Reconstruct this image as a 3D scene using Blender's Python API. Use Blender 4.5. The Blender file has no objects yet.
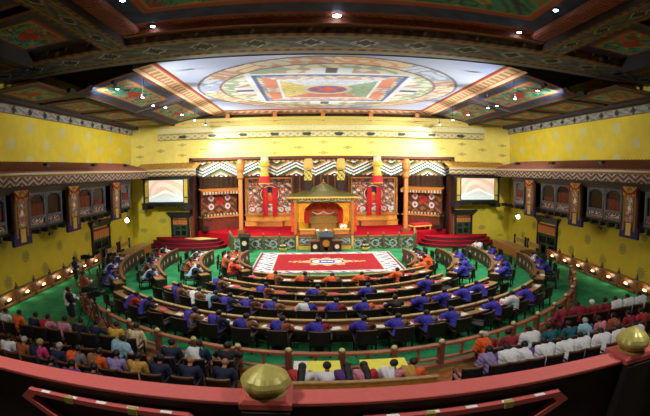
import bpy, math, random
from mathutils import Vector, Matrix
random.seed(7)
SC = bpy.context.scene
COL = SC.collection
PI = math.pi

# ------------------------------------------------------------------ materials
def lin(c):
    c = c / 255.0
    return c / 12.92 if c <= 0.04045 else ((c + 0.055) / 1.055) ** 2.4
def rgb(t):
    return tuple(lin(x) for x in t) + (1.0,)
MATS = {}
def M(name, col, rough=0.6, metal=0.0, var=0.12, scale=9.0, emit=0.0, bump=0.0):
    """noise-varied principled material"""
    if name in MATS: return MATS[name]
    m = bpy.data.materials.new(name); m.use_nodes = True
    nt = m.node_tree; b = nt.nodes['Principled BSDF']
    b.inputs['Roughness'].default_value = rough
    b.inputs['Metallic'].default_value = metal
    c = rgb(col)
    if emit:
        b.inputs['Base Color'].default_value = c
        b.inputs['Emission Color'].default_value = c
        b.inputs['Emission Strength'].default_value = emit
    else:
        tc = nt.nodes.new('ShaderNodeTexCoord'); n = nt.nodes.new('ShaderNodeTexNoise')
        n.inputs['Scale'].default_value = scale; n.inputs['Detail'].default_value = 4
        r = nt.nodes.new('ShaderNodeValToRGB')
        r.color_ramp.elements[0].position = .3; r.color_ramp.elements[1].position = .7
        r.color_ramp.elements[0].color = tuple(x * (1 - var) for x in c[:3]) + (1,)
        r.color_ramp.elements[1].color = tuple(min(1, x * (1 + var)) for x in c[:3]) + (1,)
        nt.links.new(tc.outputs['Object'], n.inputs['Vector'])
        nt.links.new(n.outputs['Fac'], r.inputs['Fac'])
        nt.links.new(r.outputs['Color'], b.inputs['Base Color'])
        if bump:
            bp = nt.nodes.new('ShaderNodeBump'); bp.inputs['Strength'].default_value = bump
            nt.links.new(n.outputs['Fac'], bp.inputs['Height']); nt.links.new(bp.outputs['Normal'], b.inputs['Normal'])
    MATS[name] = m
    return m

def painted(name, rough=0.6, emit=0.0):
    """colours come from the pattern computed per vertex"""
    if name in MATS: return MATS[name]
    m = bpy.data.materials.new(name); m.use_nodes = True
    nt = m.node_tree; b = nt.nodes['Principled BSDF']; b.inputs['Roughness'].default_value = rough
    a = nt.nodes.new('ShaderNodeAttribute'); a.attribute_name = 'Col'
    nt.links.new(a.outputs['Color'], b.inputs['Base Color'])
    if emit:
        nt.links.new(a.outputs['Color'], b.inputs['Emission Color'])
        b.inputs['Emission Strength'].default_value = emit
    MATS[name] = m
    return m

class Ex:
    """tiny expression builder for shader math nodes"""
    def __init__(s, nt, sock): s.nt, s.s = nt, sock
    def _op(s, op, *o):
        n = s.nt.nodes.new('ShaderNodeMath'); n.operation = op
        for i, x in enumerate((s,) + o):
            if isinstance(x, Ex): s.nt.links.new(x.s, n.inputs[i])
            else: n.inputs[i].default_value = x
        return Ex(s.nt, n.outputs[0])
    def __add__(s, o): return s._op('ADD', o)
    def __sub__(s, o): return s._op('SUBTRACT', o)
    def __mul__(s, o): return s._op('MULTIPLY', o)
    def __truediv__(s, o): return s._op('DIVIDE', o)
    def floor(s): return s._op('FLOOR')
    def fract(s): return s._op('FRACT')
    def sqrt(s): return s._op('SQRT')
    def lt(s, o): return s._op('LESS_THAN', o)
    def gt(s, o): return s._op('GREATER_THAN', o)
    def abs(s): return s._op('ABSOLUTE')
    def cos(s): return s._op('COSINE')
    def atan2(s, o): return s._op('ARCTAN2', o)

def wall_mat(name, axis, base, orn, du, v0, dv, u0, rx, rz, petals=8, zlo=0.0, zhi=20.0):
    """plastered wall with staggered painted medallions; axis = which object axis runs along the wall"""
    m = bpy.data.materials.new(name); m.use_nodes = True
    nt = m.node_tree; b = nt.nodes['Principled BSDF']; b.inputs['Roughness'].default_value = .55
    tc = nt.nodes.new('ShaderNodeTexCoord'); sp = nt.nodes.new('ShaderNodeSeparateXYZ')
    nt.links.new(tc.outputs['Object'], sp.inputs[0])
    u = Ex(nt, sp.outputs[axis]); v = Ex(nt, sp.outputs[2])
    rv = (v - v0) / dv + 0.5
    row = rv.floor(); fv = (rv.fract() - 0.5) * dv
    par = ((row / 2.0).fract() * 2.0).abs()                    # 0 or 1
    fu = (((u - u0) / du + par * 0.5).fract() - 0.5) * du
    x = fu / rx; z = fv / rz
    r = (x * x + z * z).sqrt()
    th = z.atan2(x)
    edge = (th * float(petals)).cos() * 0.16 + 0.84
    disc = r.lt(edge)
    ring = (r - 0.55).abs().lt(0.09)
    core = r.lt(0.2)
    mask = disc - ring * 0.55 - core * 0.5
    mask = mask * v.gt(zlo) * v.lt(zhi)
    n = nt.nodes.new('ShaderNodeTexNoise'); n.inputs['Scale'].default_value = 2.2; n.inputs['Detail'].default_value = 5
    nt.links.new(tc.outputs['Object'], n.inputs['Vector'])
    rp = nt.nodes.new('ShaderNodeValToRGB'); c = rgb(base)
    rp.color_ramp.elements[0].position = .3; rp.color_ramp.elements[1].position = .75
    rp.color_ramp.elements[0].color = tuple(q * .88 for q in c[:3]) + (1,)
    rp.color_ramp.elements[1].color = c
    nt.links.new(n.outputs['Fac'], rp.inputs['Fac'])
    mx = nt.nodes.new('ShaderNodeMixRGB'); mx.inputs['Color2'].default_value = rgb(orn)
    fac = mask * 0.75
    nt.links.new(fac.s, mx.inputs['Fac']); nt.links.new(rp.outputs['Color'], mx.inputs['Color1'])
    nt.links.new(mx.outputs['Color'], b.inputs['Base Color'])
    return m

def carpet_mat(name, c1, c2, scale=1.3):
    m = bpy.data.materials.new(name); m.use_nodes = True
    nt = m.node_tree; b = nt.nodes['Principled BSDF']; b.inputs['Roughness'].default_value = .95
    b.inputs['Specular IOR Level'].default_value = .1
    tc = nt.nodes.new('ShaderNodeTexCoord')
    n = nt.nodes.new('ShaderNodeTexNoise'); n.inputs['Scale'].default_value = scale; n.inputs['Detail'].default_value = 8; n.inputs['Roughness'].default_value = .65
    r = nt.nodes.new('ShaderNodeValToRGB')
    r.color_ramp.elements[0].position = .35; r.color_ramp.elements[1].position = .65
    r.color_ramp.elements[0].color = rgb(c1); r.color_ramp.elements[1].color = rgb(c2)
    nt.links.new(tc.outputs['Object'], n.inputs['Vector']); nt.links.new(n.outputs['Fac'], r.inputs['Fac'])
    nt.links.new(r.outputs['Color'], b.inputs['Base Color'])
    MATS[name] = m
    return m

def herringbone_mat(name):
    m = bpy.data.materials.new(name); m.use_nodes = True
    nt = m.node_tree; b = nt.nodes['Principled BSDF']; b.inputs['Roughness'].default_value = .3
    tc = nt.nodes.new('ShaderNodeTexCoord'); sp = nt.nodes.new('ShaderNodeSeparateXYZ')
    nt.links.new(tc.outputs['Object'], sp.inputs[0])
    x = Ex(nt, sp.outputs[0]); y = Ex(nt, sp.outputs[1])
    zig = ((x / 0.36).fract() - 0.5).abs() * 0.36
    st = ((y + zig) / 0.11)
    k = ((st.floor() * 12.9898).cos() * 43.7).fract().abs()
    gap = st.fract().lt(0.08)
    fac = k * 0.8 + gap * 0.2
    r = nt.nodes.new('ShaderNodeValToRGB')
    r.color_ramp.elements[0].color = rgb((126, 66, 20)); r.color_ramp.elements[1].color = rgb((206, 132, 50))
    nt.links.new(fac.s, r.inputs['Fac']); nt.links.new(r.outputs['Color'], b.inputs['Base Color'])
    return m

dark_wood = M('dark_wood', (44, 27, 20), .45, var=.35, scale=14)
black_wood = M('black_wood', (24, 19, 18), .5, var=.3, scale=14)
mid_wood = M('mid_wood', (120, 74, 38), .45, var=.3, scale=12)
tan_wood = M('tan_wood', (172, 136, 88), .42, var=.2, scale=10)
rim_wood = M('rim_wood', (134, 92, 62), .35, var=.2, scale=10)
rail_wood = M('rail_wood', (166, 98, 74), .35, var=.15, scale=6)
pink_rail = M('pink_paint', (196, 92, 88), .5, var=.06, scale=30)
gold = M('gold', (196, 160, 66), .32, metal=.75, var=.12)
brass = M('finial_brass', (176, 166, 88), .4, metal=.2, var=.12, scale=20)
gold_paint = M('gold_paint', (214, 176, 84), .5, var=.2, scale=20)
orange_paint = M('orange_paint', (196, 122, 56), .5, var=.25, scale=16)
black_m = M('black_plastic', (18, 18, 20), .4, var=.1)
grey_metal = M('grey_metal', (90, 92, 94), .4, metal=.6)
grey_paint = M('grey_blue_paint', (92, 98, 106), .6, var=.15)
white_paper = M('white_paper', (235, 232, 226), .7, var=.04)
red_folder = M('red_folder', (216, 84, 98), .5, var=.15)
skin_m = M('skin', (150, 98, 68), .55, var=.08)
skin_l = M('skin_light', (176, 124, 94), .55, var=.08)
hair_m = M('black_hair', (14, 12, 13), .5, var=.3, scale=60)
grey_hair = M('grey_hair', (176, 172, 166), .6, var=.2, scale=60)
lamp_glow = M('lamp_glow', (255, 238, 200), emit=9.0)
spot_glow = M('spot_glow', (225, 232, 255), emit=22.0)
foot_glow = M('foot_glow', (255, 222, 160), emit=1.5)
red_carpet = carpet_mat('red_carpet', (160, 14, 30), (184, 22, 38))
step_carpet = carpet_mat('step_carpet', (120, 14, 30), (152, 22, 42))
green_carpet = carpet_mat('green_carpet', (34, 118, 72), (66, 160, 104))
purple_cloth = M('purple_cloth', (52, 38, 84), .8, var=.2)
yellow_cloth = M('yellow_cloth', (214, 166, 44), .7, var=.12)
painted_m = painted('painted_pattern', .65)
painted_gloss = painted('painted_pattern_gloss', .4)

# ------------------------------------------------------------------ mesh builder
class MB:
    def __init__(s): s.v = []; s.f = []
    def add(s, vs, fs):
        n = len(s.v); s.v += [tuple(p) for p in vs]; s.f += [tuple(n + i for i in f) for f in fs]; return s
    def box(s, x0, x1, y0, y1, z0, z1):
        return s.add([(x, y, z) for z in (z0, z1) for y in (y0, y1) for x in (x0, x1)],
                     [(0, 2, 3, 1), (4, 5, 7, 6), (0, 1, 5, 4), (2, 6, 7, 3), (0, 4, 6, 2), (1, 3, 7, 5)])
    def rbox(s, x0, x1, y0, y1, z0, z1, c=.01):
        """box with chamfered vertical and top edges"""
        pts = [(x0 + c, y0), (x1 - c, y0), (x1, y0 + c), (x1, y1 - c), (x1 - c, y1), (x0 + c, y1), (x0, y1 - c), (x0, y0 + c)]
        def sh(k): return [(min(max(p[0], x0 + k), x1 - k), min(max(p[1], y0 + k), y1 - k)) for p in pts]
        rings = [[(a, b, z0) for a, b in pts], [(a, b, z1 - c) for a, b in pts], [(a, b, z1) for a, b in sh(c)]]
        return s.rings(rings)
    def rings(s, rings, cap=True, close=False):
        n = len(rings[0]); vs = [p for r in rings for p in r]; fs = []
        m = len(rings)
        for i in range(m - 1 if not close else m):
            a, b = i * n, ((i + 1) % m) * n
            for k in range(n): fs.append((a + k, a + (k + 1) % n, b + (k + 1) % n, b + k))
        if cap and not close:
            fs.append(tuple(range(n))[::-1]); fs.append(tuple((m - 1) * n + k for k in range(n)))
        return s.add(vs, fs)
    def prism(s, poly, z0, z1):
        return s.rings([[(a, b, z0) for a, b in poly], [(a, b, z1) for a, b in poly]])
    def lathe(s, prof, cx=0, cy=0, n=12, a0=0.0):
        return s.rings([[(cx + r * math.cos(a0 + 2 * PI * k / n), cy + r * math.sin(a0 + 2 * PI * k / n), z) for k in range(n)] for r, z in prof])
    def tube(s, p0, p1, r0, r1=None, n=8):
        r1 = r0 if r1 is None else r1
        p0, p1 = Vector(p0), Vector(p1); d = (p1 - p0).normalized()
        a = d.orthogonal().normalized(); b = d.cross(a)
        ring = lambda p, r: [tuple(p + a * r * math.cos(2 * PI * k / n) + b * r * math.sin(2 * PI * k / n)) for k in range(n)]
        return s.rings([ring(p0, r0), ring(p1, r1)])
    def cone(s, p0, p1, r0, r1, n=12): return s.tube(p0, p1, r0, r1, n)
    def ball(s, c, r, n=10, m=6, sq=(1, 1, 1)):
        rings = []
        for j in range(m + 1):
            t = -PI / 2 + PI * j / m
            rr = max(math.cos(t), .02)
            rings.append([(c[0] + sq[0] * r * rr * math.cos(2 * PI * k / n), c[1] + sq[1] * r * rr * math.sin(2 * PI * k / n), c[2] + sq[2] * r * math.sin(t)) for k in range(n)])
        return s.rings(rings)
    def arcbox(s, c, r0, r1, a0, a1, z0, z1, seg=None):
        """box swept along an arc, angles in degrees"""
        seg = seg or max(2, int(abs(a1 - a0) / 2.5))
        rg = []
        for i in range(seg + 1):
            t = math.radians(a0 + (a1 - a0) * i / seg); ct, st = math.cos(t), math.sin(t)
            rg.append([(c[0] + r * ct, c[1] + r * st, z) for r, z in ((r0, z0), (r1, z0), (r1, z1), (r0, z1))])
        return s.rings(rg)
    def xf(s, mat):
        s.v = [tuple(mat @ Vector(p)) for p in s.v]; return s
    def mesh(s, name, mat=None, smooth=False):
        me = bpy.data.meshes.new(name); me.from_pydata(s.v, [], s.f); me.update()
        import bmesh
        bm = bmesh.new(); bm.from_mesh(me); bmesh.ops.recalc_face_normals(bm, faces=bm.faces); bm.to_mesh(me); bm.free()
        if smooth:
            for p in me.polygons: p.use_smooth = True
        if mat: me.materials.append(mat)
        return me
    def build(s, name, mat=None, parent=None, smooth=False):
        return link(name, s.mesh(name, mat, smooth), parent)

def link(name, me, parent=None):
    o = bpy.data.objects.new(name, me); COL.objects.link(o)
    if parent: o.parent = parent
    return o
def tag(o, label, cat, group=None):
    o['label'] = label; o['category'] = cat
    if group: o['group'] = group
    return o
def thing(name, label, cat, loc=(0, 0, 0), rz=0.0, group=None):
    o = bpy.data.objects.new(name, None); COL.objects.link(o)
    o.empty_display_size = .1
    o.location = loc; o.rotation_euler = (0, 0, rz)
    return tag(o, label, cat, group)
def struct(o): o['kind'] = 'structure'; return o
def kids(o): return [c for c in bpy.data.objects if c.parent == o]
def tree(o): return (o, [tree(c) for c in kids(o)])
def copy_tree(t, parent=None):
    o, ch = t
    c = o.copy(); COL.objects.link(c); c.parent = parent
    for q in ch: copy_tree(q, c)
    return c
def setmat(o, m):
    s = o.material_slots[0]; s.link = 'OBJECT'; s.material = m
def face(d):
    """rotation that turns local +Y to the direction d"""
    return math.atan2(-d[0], d[1])
R3 = lambda rz: Matrix.Rotation(rz, 4, 'Z')
T3 = lambda x, y, z: Matrix.Translation((x, y, z))

def panel(name, w, h, nx, ny, f, parent=None, mat=None, thick=.02, frame=None):
    """a painted board in local XZ (front = -Y): grid front with computed colours, closed back; origin at bottom centre"""
    vs, fs, cols = [], [], []
    for j in range(ny + 1):
        for i in range(nx + 1):
            u, v = i / nx, j / ny
            vs.append(((u - .5) * w, 0, v * h)); cols.append(f((u - .5) * w, v * h))
    for j in range(ny):
        for i in range(nx):
            a = j * (nx + 1) + i; fs.append((a, a + 1, a + nx + 2, a + nx + 1))
    n = len(vs)
    for x, z in ((-w / 2, 0), (w / 2, 0), (w / 2, h), (-w / 2, h)):
        vs.append((x, thick, z)); cols.append((60, 40, 30))
    fs.append((n + 3, n + 2, n + 1, n))
    b = [i for i in range(nx + 1)]; t = [ny * (nx + 1) + i for i in range(nx + 1)]
    l = [j * (nx + 1) for j in range(ny + 1)]; r = [j * (nx + 1) + nx for j in range(ny + 1)]
    fs.append(tuple(b[::-1] + [n, n + 1])); fs.append(tuple(t + [n + 2, n + 3]))
    fs.append(tuple(l + [n + 3, n])); fs.append(tuple(r[::-1] + [n + 1, n + 2]))
    me = bpy.data.meshes.new(name); me.from_pydata(vs, [], fs); me.update()
    ca = me.color_attributes.new('Col', 'FLOAT_COLOR', 'POINT')
    for i, c in enumerate(cols): ca.data[i].color = rgb(c)
    me.materials.append(mat or painted_m)
    return link(name, me, parent)

def light(name, kind, loc, energy, color=(1, .95, .86), **k):
    d = bpy.data.lights.new(name, kind); d.energy = energy; d.color = color
    for a, v in k.items(): setattr(d, a, v)
    o = bpy.data.objects.new(name, d); COL.objects.link(o); o.location = loc
    return o
def aim(o, tgt):
    o.rotation_euler = (Vector(tgt) - o.location).to_track_quat('-Z', 'Y').to_euler()

# pattern helpers (pure colour design, no light in it)
def sw(x, y, k=1.0, s=0.0):
    return (math.sin(x * 2.1 * k + 1.7 * math.sin(y * 1.7 * k + s)) + math.sin(y * 2.6 * k + 1.9 * math.sin(x * 1.3 * k - s)) + math.sin((x + y) * 3.1 * k + s)) / 3
def hsh(a, b=0):
    v = math.sin(a * 127.1 + b * 311.7) * 43758.5453
    return v - math.floor(v)
def mix(a, b, t): return tuple(a[i] + (b[i] - a[i]) * t for i in range(3))
def zigzag(x, z, per, amp, bw, cols, flip=1):
    t = abs((x / per) % 1 - .5) * 2 * amp * flip
    return cols[int(math.floor((z + t) / bw)) % len(cols)]

# ================================================================== THE ROOM
W = 12.2; D = 25.6
mw_side = wall_mat('yellow_plaster_side', 1, (222, 196, 50), (190, 188, 150), 2.65, 6.6, .67, 13.2, .34, .27)
mw_low = wall_mat('yellow_plaster_low', 1, (226, 202, 56), (120, 120, 78), 2.75, 1.5, .76, 12.5, .3, .26, petals=12, zlo=.2, zhi=2.3)
mw_back = wall_mat('yellow_plaster_back', 0, (250, 234, 120), (164, 140, 70), 2.9, 5.97, .32, -8.66, .3, .1, petals=4, zlo=5.5, zhi=6.5)
mw_back_low = wall_mat('yellow_plaster_back_low', 0, (232, 214, 64), (140, 134, 84), 2.7, 1.6, .6, -11.4, .28, .17, petals=12, zlo=.4, zhi=2.4)
ceil_dark = M('ceiling_dark_wood', (38, 30, 26), .7, var=.3, scale=6)

struct(MB().box(-W, W, -5, 26.6, -.2, 0).build('floor', green_carpet))
# wooden parquet under the public seats, cut round the curved balustrade
RC = (.0, 19.83); RR = 11.23
poly = [(-W, -5), (W, -5), (W, 9.6)]
for i in range(25):
    t = math.radians(-63.6 - 52.8 * i / 24); poly.append((RC[0] + 11.42 * math.cos(t), RC[1] + 11.42 * math.sin(t)))
poly.append((-W, 9.6))
o = MB().prism(poly, 0.0, .03).build('floor', herringbone_mat('parquet')); struct(o)

def side_wall(s, nm):
    o = MB().box(min(s * W, s * (W + .3)), max(s * W, s * (W + .3)), -5, D + .3, 2.8, 9).build(nm, mw_side); struct(o)
    o = MB().box(min(s * W, s * (W + .3)), max(s * W, s * (W + .3)), -5, D + .3, 0, 2.8).build(nm, mw_low); struct(o)
side_wall(-1, 'wall_left'); side_wall(1, 'wall_right')
b = MB(); b.box(-W - .3, -8.08, D, D + .3, 2.8, 9); b.box(8.08, W + .3, D, D + .3, 2.8, 9); b.box(-8.08, 8.08, D, D + .3, 5.36, 9)
struct(b.build('wall_back', mw_back))
b = MB(); b.box(-W - .3, -8.08, D, D + .3, 0, 2.8); b.box(8.08, W + .3, D, D + .3, 0, 2.8)
struct(b.build('wall_back', mw_back_low))
struct(MB().box(-W - .3, W + .3, -5.3, -5, 0, 9).build('wall_front', M('rear_wall', (150, 130, 60), .7)))
stage_wall = M('stage_wall', (66, 30, 22), .7, var=.4, scale=5)
struct(MB().box(-8.5, 8.5, 31.0, 31.3, 0, 6).build('wall_stage_back', stage_wall))
struct(MB().box(-8.4, -8.1, D + .3, 31, 0, 6).build('wall_stage_left', stage_wall))
struct(MB().box(8.1, 8.4, D + .3, 31, 0, 6).build('wall_stage_right', stage_wall))
struct(MB().box(-8.4, 8.4, D + .3, 31, 5.6, 5.9).build('ceiling_stage', stage_wall))
b = MB()
b.box(-8.2, -8.0, D - .06, D + .3, .6, 5.45).box(8.0, 8.2, D - .06, D + .3, .6, 5.45).box(-8.2, 8.2, D - .06, D + .3, 5.3, 5.46)
struct(b.build('trim_stage_opening', M('red_brown_trim', (104, 46, 24), .5, var=.2)))

# ---- ceiling slab and coffers
struct(MB().box(-W - .3, W + .3, -5.3, D + .3, 9, 9.2).build('ceiling', ceil_dark))
def ceiling_panel(name, x0, x1, y0, y1, z, kind, seed=0, res=.07):
    """painted coffer panel facing down; colours from a pattern of nested borders and cloud scrolls"""
    w, h = x1 - x0, y1 - y0
    nx, ny = max(8, int(w / res)), max(8, int(h / res))
    def f(x, y):
        y -= h / 2; ex = min(w / 2 - abs(x), h / 2 - abs(y))
        if kind == 'big':
            if ex < .18: return (186, 120, 66) if int((x + y) * 9) % 2 else (120, 52, 34)
            if ex < .42: return (142, 62, 40)
            if ex < 1.05:
                return (36, 66, 112) if sw(x, y, 3, seed) > 0 else (26, 46, 92)
            if ex < 1.2: return (176, 78, 40)
            if ex < 1.3: return (190, 140, 70)
        else:
            if ex < .16: return (128, 62, 40) if int((x + y) * 9) % 2 else (84, 40, 30)
            if ex < .5: return (34, 56, 86) if sw(x, y, 4, seed) > 0 else (26, 44, 70)
            if ex < .6: return (150, 62, 36)
            if ex < .68: return (176, 140, 66)
        k_ = 1.35 if kind == 'big' else 2.6
        v = sw(x, y, k_, seed); g = sw(y * 1.3, x, k_ * 1.5, seed + 2)
        if abs(x) / w + abs(y) / h < .14: return (178, 60, 40)
        if v > .5: return (190, 90, 60)
        if abs(v - .34) < .045: return (196, 120, 70)
        if abs(v + .02) < .05: return (24, 58, 66)
        if abs(v + .36) < .05: return (30, 44, 80)
        if g > .52: return (204, 170, 110)
        if v < -.55: return (160, 60, 44)
        return (58, 158, 128)
    o = panel(name, w, h, nx, ny, f, thick=.03)
    o.rotation_euler = (PI / 2, 0, 0)          # front turns down, local z -> -y
    o.location = ((x0 + x1) / 2, y1, z)
    return o
def coffer(x0, x1, y0, y1, z, kind, seed, label, group=None):
    o = ceiling_panel('ceiling_panel', x0, x1, y0, y1, z, kind, seed)
    return struct(tag(o, label, 'ceiling panel', group))
coffer(-5.8, 5.8, 0, 10.25, 8.42, 'big', 1.0, 'large painted ceiling panel with green field and cloud scrolls nearest the viewer')
for s, nm in ((-1, 'left'), (1, 'right')):
    for k, (ya, yb) in enumerate(((7.5, 10.6), (4.0, 7.1))):
        xa, xb = sorted((s * 6.9, s * 9.7))
        coffer(xa, xb, ya, yb, 8.35, 'side', 3 + k + s, 'small painted green ceiling panel, %s side, %s the wide cross beam' % (nm, ('just before', 'farther before')[k]))
        xa, xb = sorted((s * 9.9, s * 12.1))
        coffer(xa, xb, ya, yb, 8.0, 'side', 5 + k + s, 'outer painted ceiling panel by the %s wall, %s the wide cross beam' % (nm, ('just before', 'farther before')[k]))
    for k, (ya, yb) in enumerate(((13.2, 18.9), (19.2, 25.0))):
        xa, xb = sorted((s * 6.75, s * 9.15))
        o = coffer(6.6, 9.05, ya, yb, 7.76, 'side', 8 + k + s, 'long dragon painted ceiling panel beside the %s mandala frame, %s half' % (nm, ('near', 'far')[k]))
        o.location.x = s * 7.82
        o.rotation_euler = (Matrix.Rotation(s * math.atan2(.5, 2.4), 3, 'Y') @ Matrix.Rotation(PI / 2, 3, 'X')).to_euler()
    for k in range(4):
        ya = 10.9 + k * 3.6
        xa, xb = sorted((s * 9.15, s * 11.8))
        coffer(xa, xb, ya, ya + 3.2, 7.5, 'side', 11 + k + s, 'low painted ceiling panel along the %s wall, %s from the viewer' % (nm, ('first', 'second', 'third', 'fourth')[k]))
# beams with a painted lozenge band
def band(x, z, per=1.5):
    t = abs((x / per) % 1 - .5) * 2
    if abs(z) > .36: return (120, 84, 50) if int(x * 6) % 2 else (62, 40, 32)
    if abs(z) > .3: return (150, 110, 60)
    if t + abs(z) * 2.2 < .42: return (12, 14, 22)
    if t + abs(z) * 2.2 < .52: return (170, 176, 160)
    return (92, 98, 92) if sw(x * 2, z * 5, 1.5) > 0 else (60, 62, 60)
def beam(name, label, x0, x1, y0, y1, z0, z1, along='x', per=1.5):
    r = MB().box(x0, x1, y0, y1, z0, z1).build(name, ceil_dark); tag(r, label, 'ceiling beam'); struct(r)
    w, h = (x1 - x0, y1 - y0) if along == 'x' else (y1 - y0, x1 - x0)
    g = lambda a, c: band(a, (c - h / 2) / h, per)
    p = panel('painted_band', w, h, int(w * 14), 18, g, r, thick=.01)
    p.rotation_euler = (PI / 2, 0, 0) if along == 'x' else (PI / 2, 0, PI / 2)
    if along == 'x': p.location = ((x0 + x1) / 2, y1, z0 - .012)
    else: p.location = (x0, (y0 + y1) / 2, z0 - .012)
    if along == 'x':
        q = panel('painted_band', w, z1 - z0, int(w * 14), 8, lambda a, c: band(a, (c - .2) / .5, per), r, thick=.01)
        q.location = ((x0 + x1) / 2, y0 - .012, z0)
    return r
beam('ceiling_beam', 'wide dark painted cross beam spanning the ceiling before the mandala', -W, W, 10.6, 12.25, 8.1, 8.9)
m = MB().box(-W, W, 12.25, 12.75, 8.14, 8.9).build('trim_1', M('grey_moulding', (120, 118, 108), .6, var=.35, scale=30)); struct(m)
m = MB().box(-5.8, 5.8, 10.25, 10.6, 8.25, 8.9).build('trim_2', M('brown_gold_moulding', (134, 78, 46), .6, var=.5, scale=30)); struct(m)
for s, nm in ((-1, 'left'), (1, 'right')):
    xa, xb = sorted((s * 5.85, s * 6.65))
    beam('ceiling_beam', 'dark lengthwise ceiling beam before the cross beam, %s side' % nm, xa, xb, -5, 10.6, 8.1, 8.9, 'y')
    xa, xb = sorted((s * 5.3, s * 5.85))
    b = MB().box(xa, xb, -5, 10.25, 8.3, 8.9)
    for k in range(60):
        y = 2.2 + k * .134
        b.box(xa + .05, xb - .05, y, y + .07, 8.26, 8.3)
    struct(b.build('trim_3' if s < 0 else 'trim_4', M('rose_moulding', (164, 104, 84), .6, var=.35, scale=20)))
    xa, xb = sorted((s * 9.2, s * 9.6))
    struct(MB().box(xa, xb, -5, 10.6, 7.9, 8.9).box(min(s * 8.98, s * 9.14), max(s * 8.98, s * 9.14), 12.75, D, 7.44, 7.6).build('trim_5' if s < 0 else 'trim_6', M('brown_moulding', (24, 19, 18), .8, var=.4, scale=20)))
    struct(MB().rings([[(s * 6.55, y, 7.93), (s * 9.1, y, 7.43), (s * 9.1, y, 7.6), (s * 6.55, y, 8.1)] for y in (18.9, 19.2)]).build('ceiling_beam', ceil_dark))
    # frieze under the ceiling along the side wall
    def fr(a, c):
        t = abs((a / 1.15) % 1 - .5) * 2; v = (c - .17) / .17
        if abs(v) > .86: return (150, 90, 60)
        if t + abs(v) * .35 < .34: return (24, 22, 26)
        return (150, 148, 136) if sw(a * 2, v, 2) > -.1 else (112, 110, 104)
    p = panel('trim_%d' % (7 if s < 0 else 8), 30.6, .34, 420, 8, fr, thick=.1)
    p.rotation_euler = (0, 0, -s * PI / 2); p.location = (s * (W - .1), 10.3, 7.05); struct(p)
    struct(MB().box(min(s * 11.7, s * W), max(s * 11.7, s * W), -5, D, 7.39, 7.6).build('trim_%d' % (9 if s < 0 else 10), ceil_dark))

# ---- the mandala and its frame
def mandala(x, y):
    H = 5.75; x /= H; y = (y - H) / H
    r = math.hypot(x, y); a = math.atan2(y, x)
    def orn(c1, c2, k=7, th=0):
        q = k * 1.9; v = math.sin(q * x + 2 * math.sin(q * .7 * y)) * math.sin(q * y + 2 * math.sin(q * .6 * x))
        return mix(c1, (90, 70, 70), .35) if abs(v) < .07 else c1 if v > th else c2
    if r > .985:
        return mix((112, 124, 168), (224, 226, 236), .5 + .5 * sw(x * 2, y * 2, 1.1, 3))
    if r > .965: return (60, 50, 60)
    if r > .82:
        k = int((a + PI) / (2 * PI) * 12) % 4
        return orn(((226, 150, 92), (210, 190, 160), (180, 120, 92), (150, 160, 196))[k], ((240, 200, 150), (190, 120, 80), (226, 190, 150), (214, 214, 226))[k], 16)
    if r > .8: return (110, 60, 60)
    sq = max(abs(x), abs(y))
    gate = min(abs(x), abs(y)) < .13
    if sq > .56 and not (gate and sq < .7):
        return orn((226, 214, 170), (130, 160, 120), 14) if r > .7 else orn((236, 224, 190), (190, 140, 110), 14)
    if sq > .56: return (236, 236, 238) if min(abs(x), abs(y)) > .035 else (60, 50, 54)
    if sq > .52: return (240, 240, 242)
    if sq > .49: return (50, 60, 120)
    if sq > .46: return orn((222, 196, 120), (80, 110, 170), 24)
    if sq > .36: return (214, 104, 66) if abs(x) > abs(y) and abs(y) > .09 else orn((236, 214, 200), (200, 150, 130), 20)
    if sq > .34: return (244, 240, 236)
    if r < .07: return (220, 70, 50)
    if r < .15: return (190, 60, 44) if math.cos(a * 8) > 0 else (60, 80, 150)
    if r < .19: return (216, 200, 150)
    if x < -abs(y): return orn((222, 190, 70), (232, 214, 120), 22)
    if x > abs(y): return orn((110, 150, 110), (140, 170, 120), 22)
    if y < -abs(x): return orn((206, 104, 74), (186, 80, 60), 22)
    return orn((232, 232, 240), (206, 214, 226), 22)
md = panel('ceiling_mandala', 11.5, 11.5, 190, 190, lambda x, y: mix(mandala(x, y), (206, 212, 226), .25), thick=.04)
md.rotation_euler = (PI / 2, 0, 0); md.location = (0, 24.45, 8.15)
tag(md, 'large square painted mandala set in the middle of the ceiling', 'ceiling painting')
def frame_side(w0, w1, n):
    """sloping picture frame strip: local x along, z across (0 inner, 1 outer)"""
    def f(u, v):
        k = v / .85
        if k < .1: return (150, 50, 36)
        if k < .22: return (206, 90, 50)
        if k < .3: return (236, 206, 160)
        if k < .7: return (226, 190, 140) if int((u + 40) * 5) % 2 else (176, 120, 88)
        if k < .8: return (196, 90, 56)
        return (222, 190, 150)
    return f
fr_root = thing('mandala_frame', 'ornate cream and red sloping frame around the ceiling mandala', 'ceiling frame')
ff = frame_side(0, 0, 0)
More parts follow.
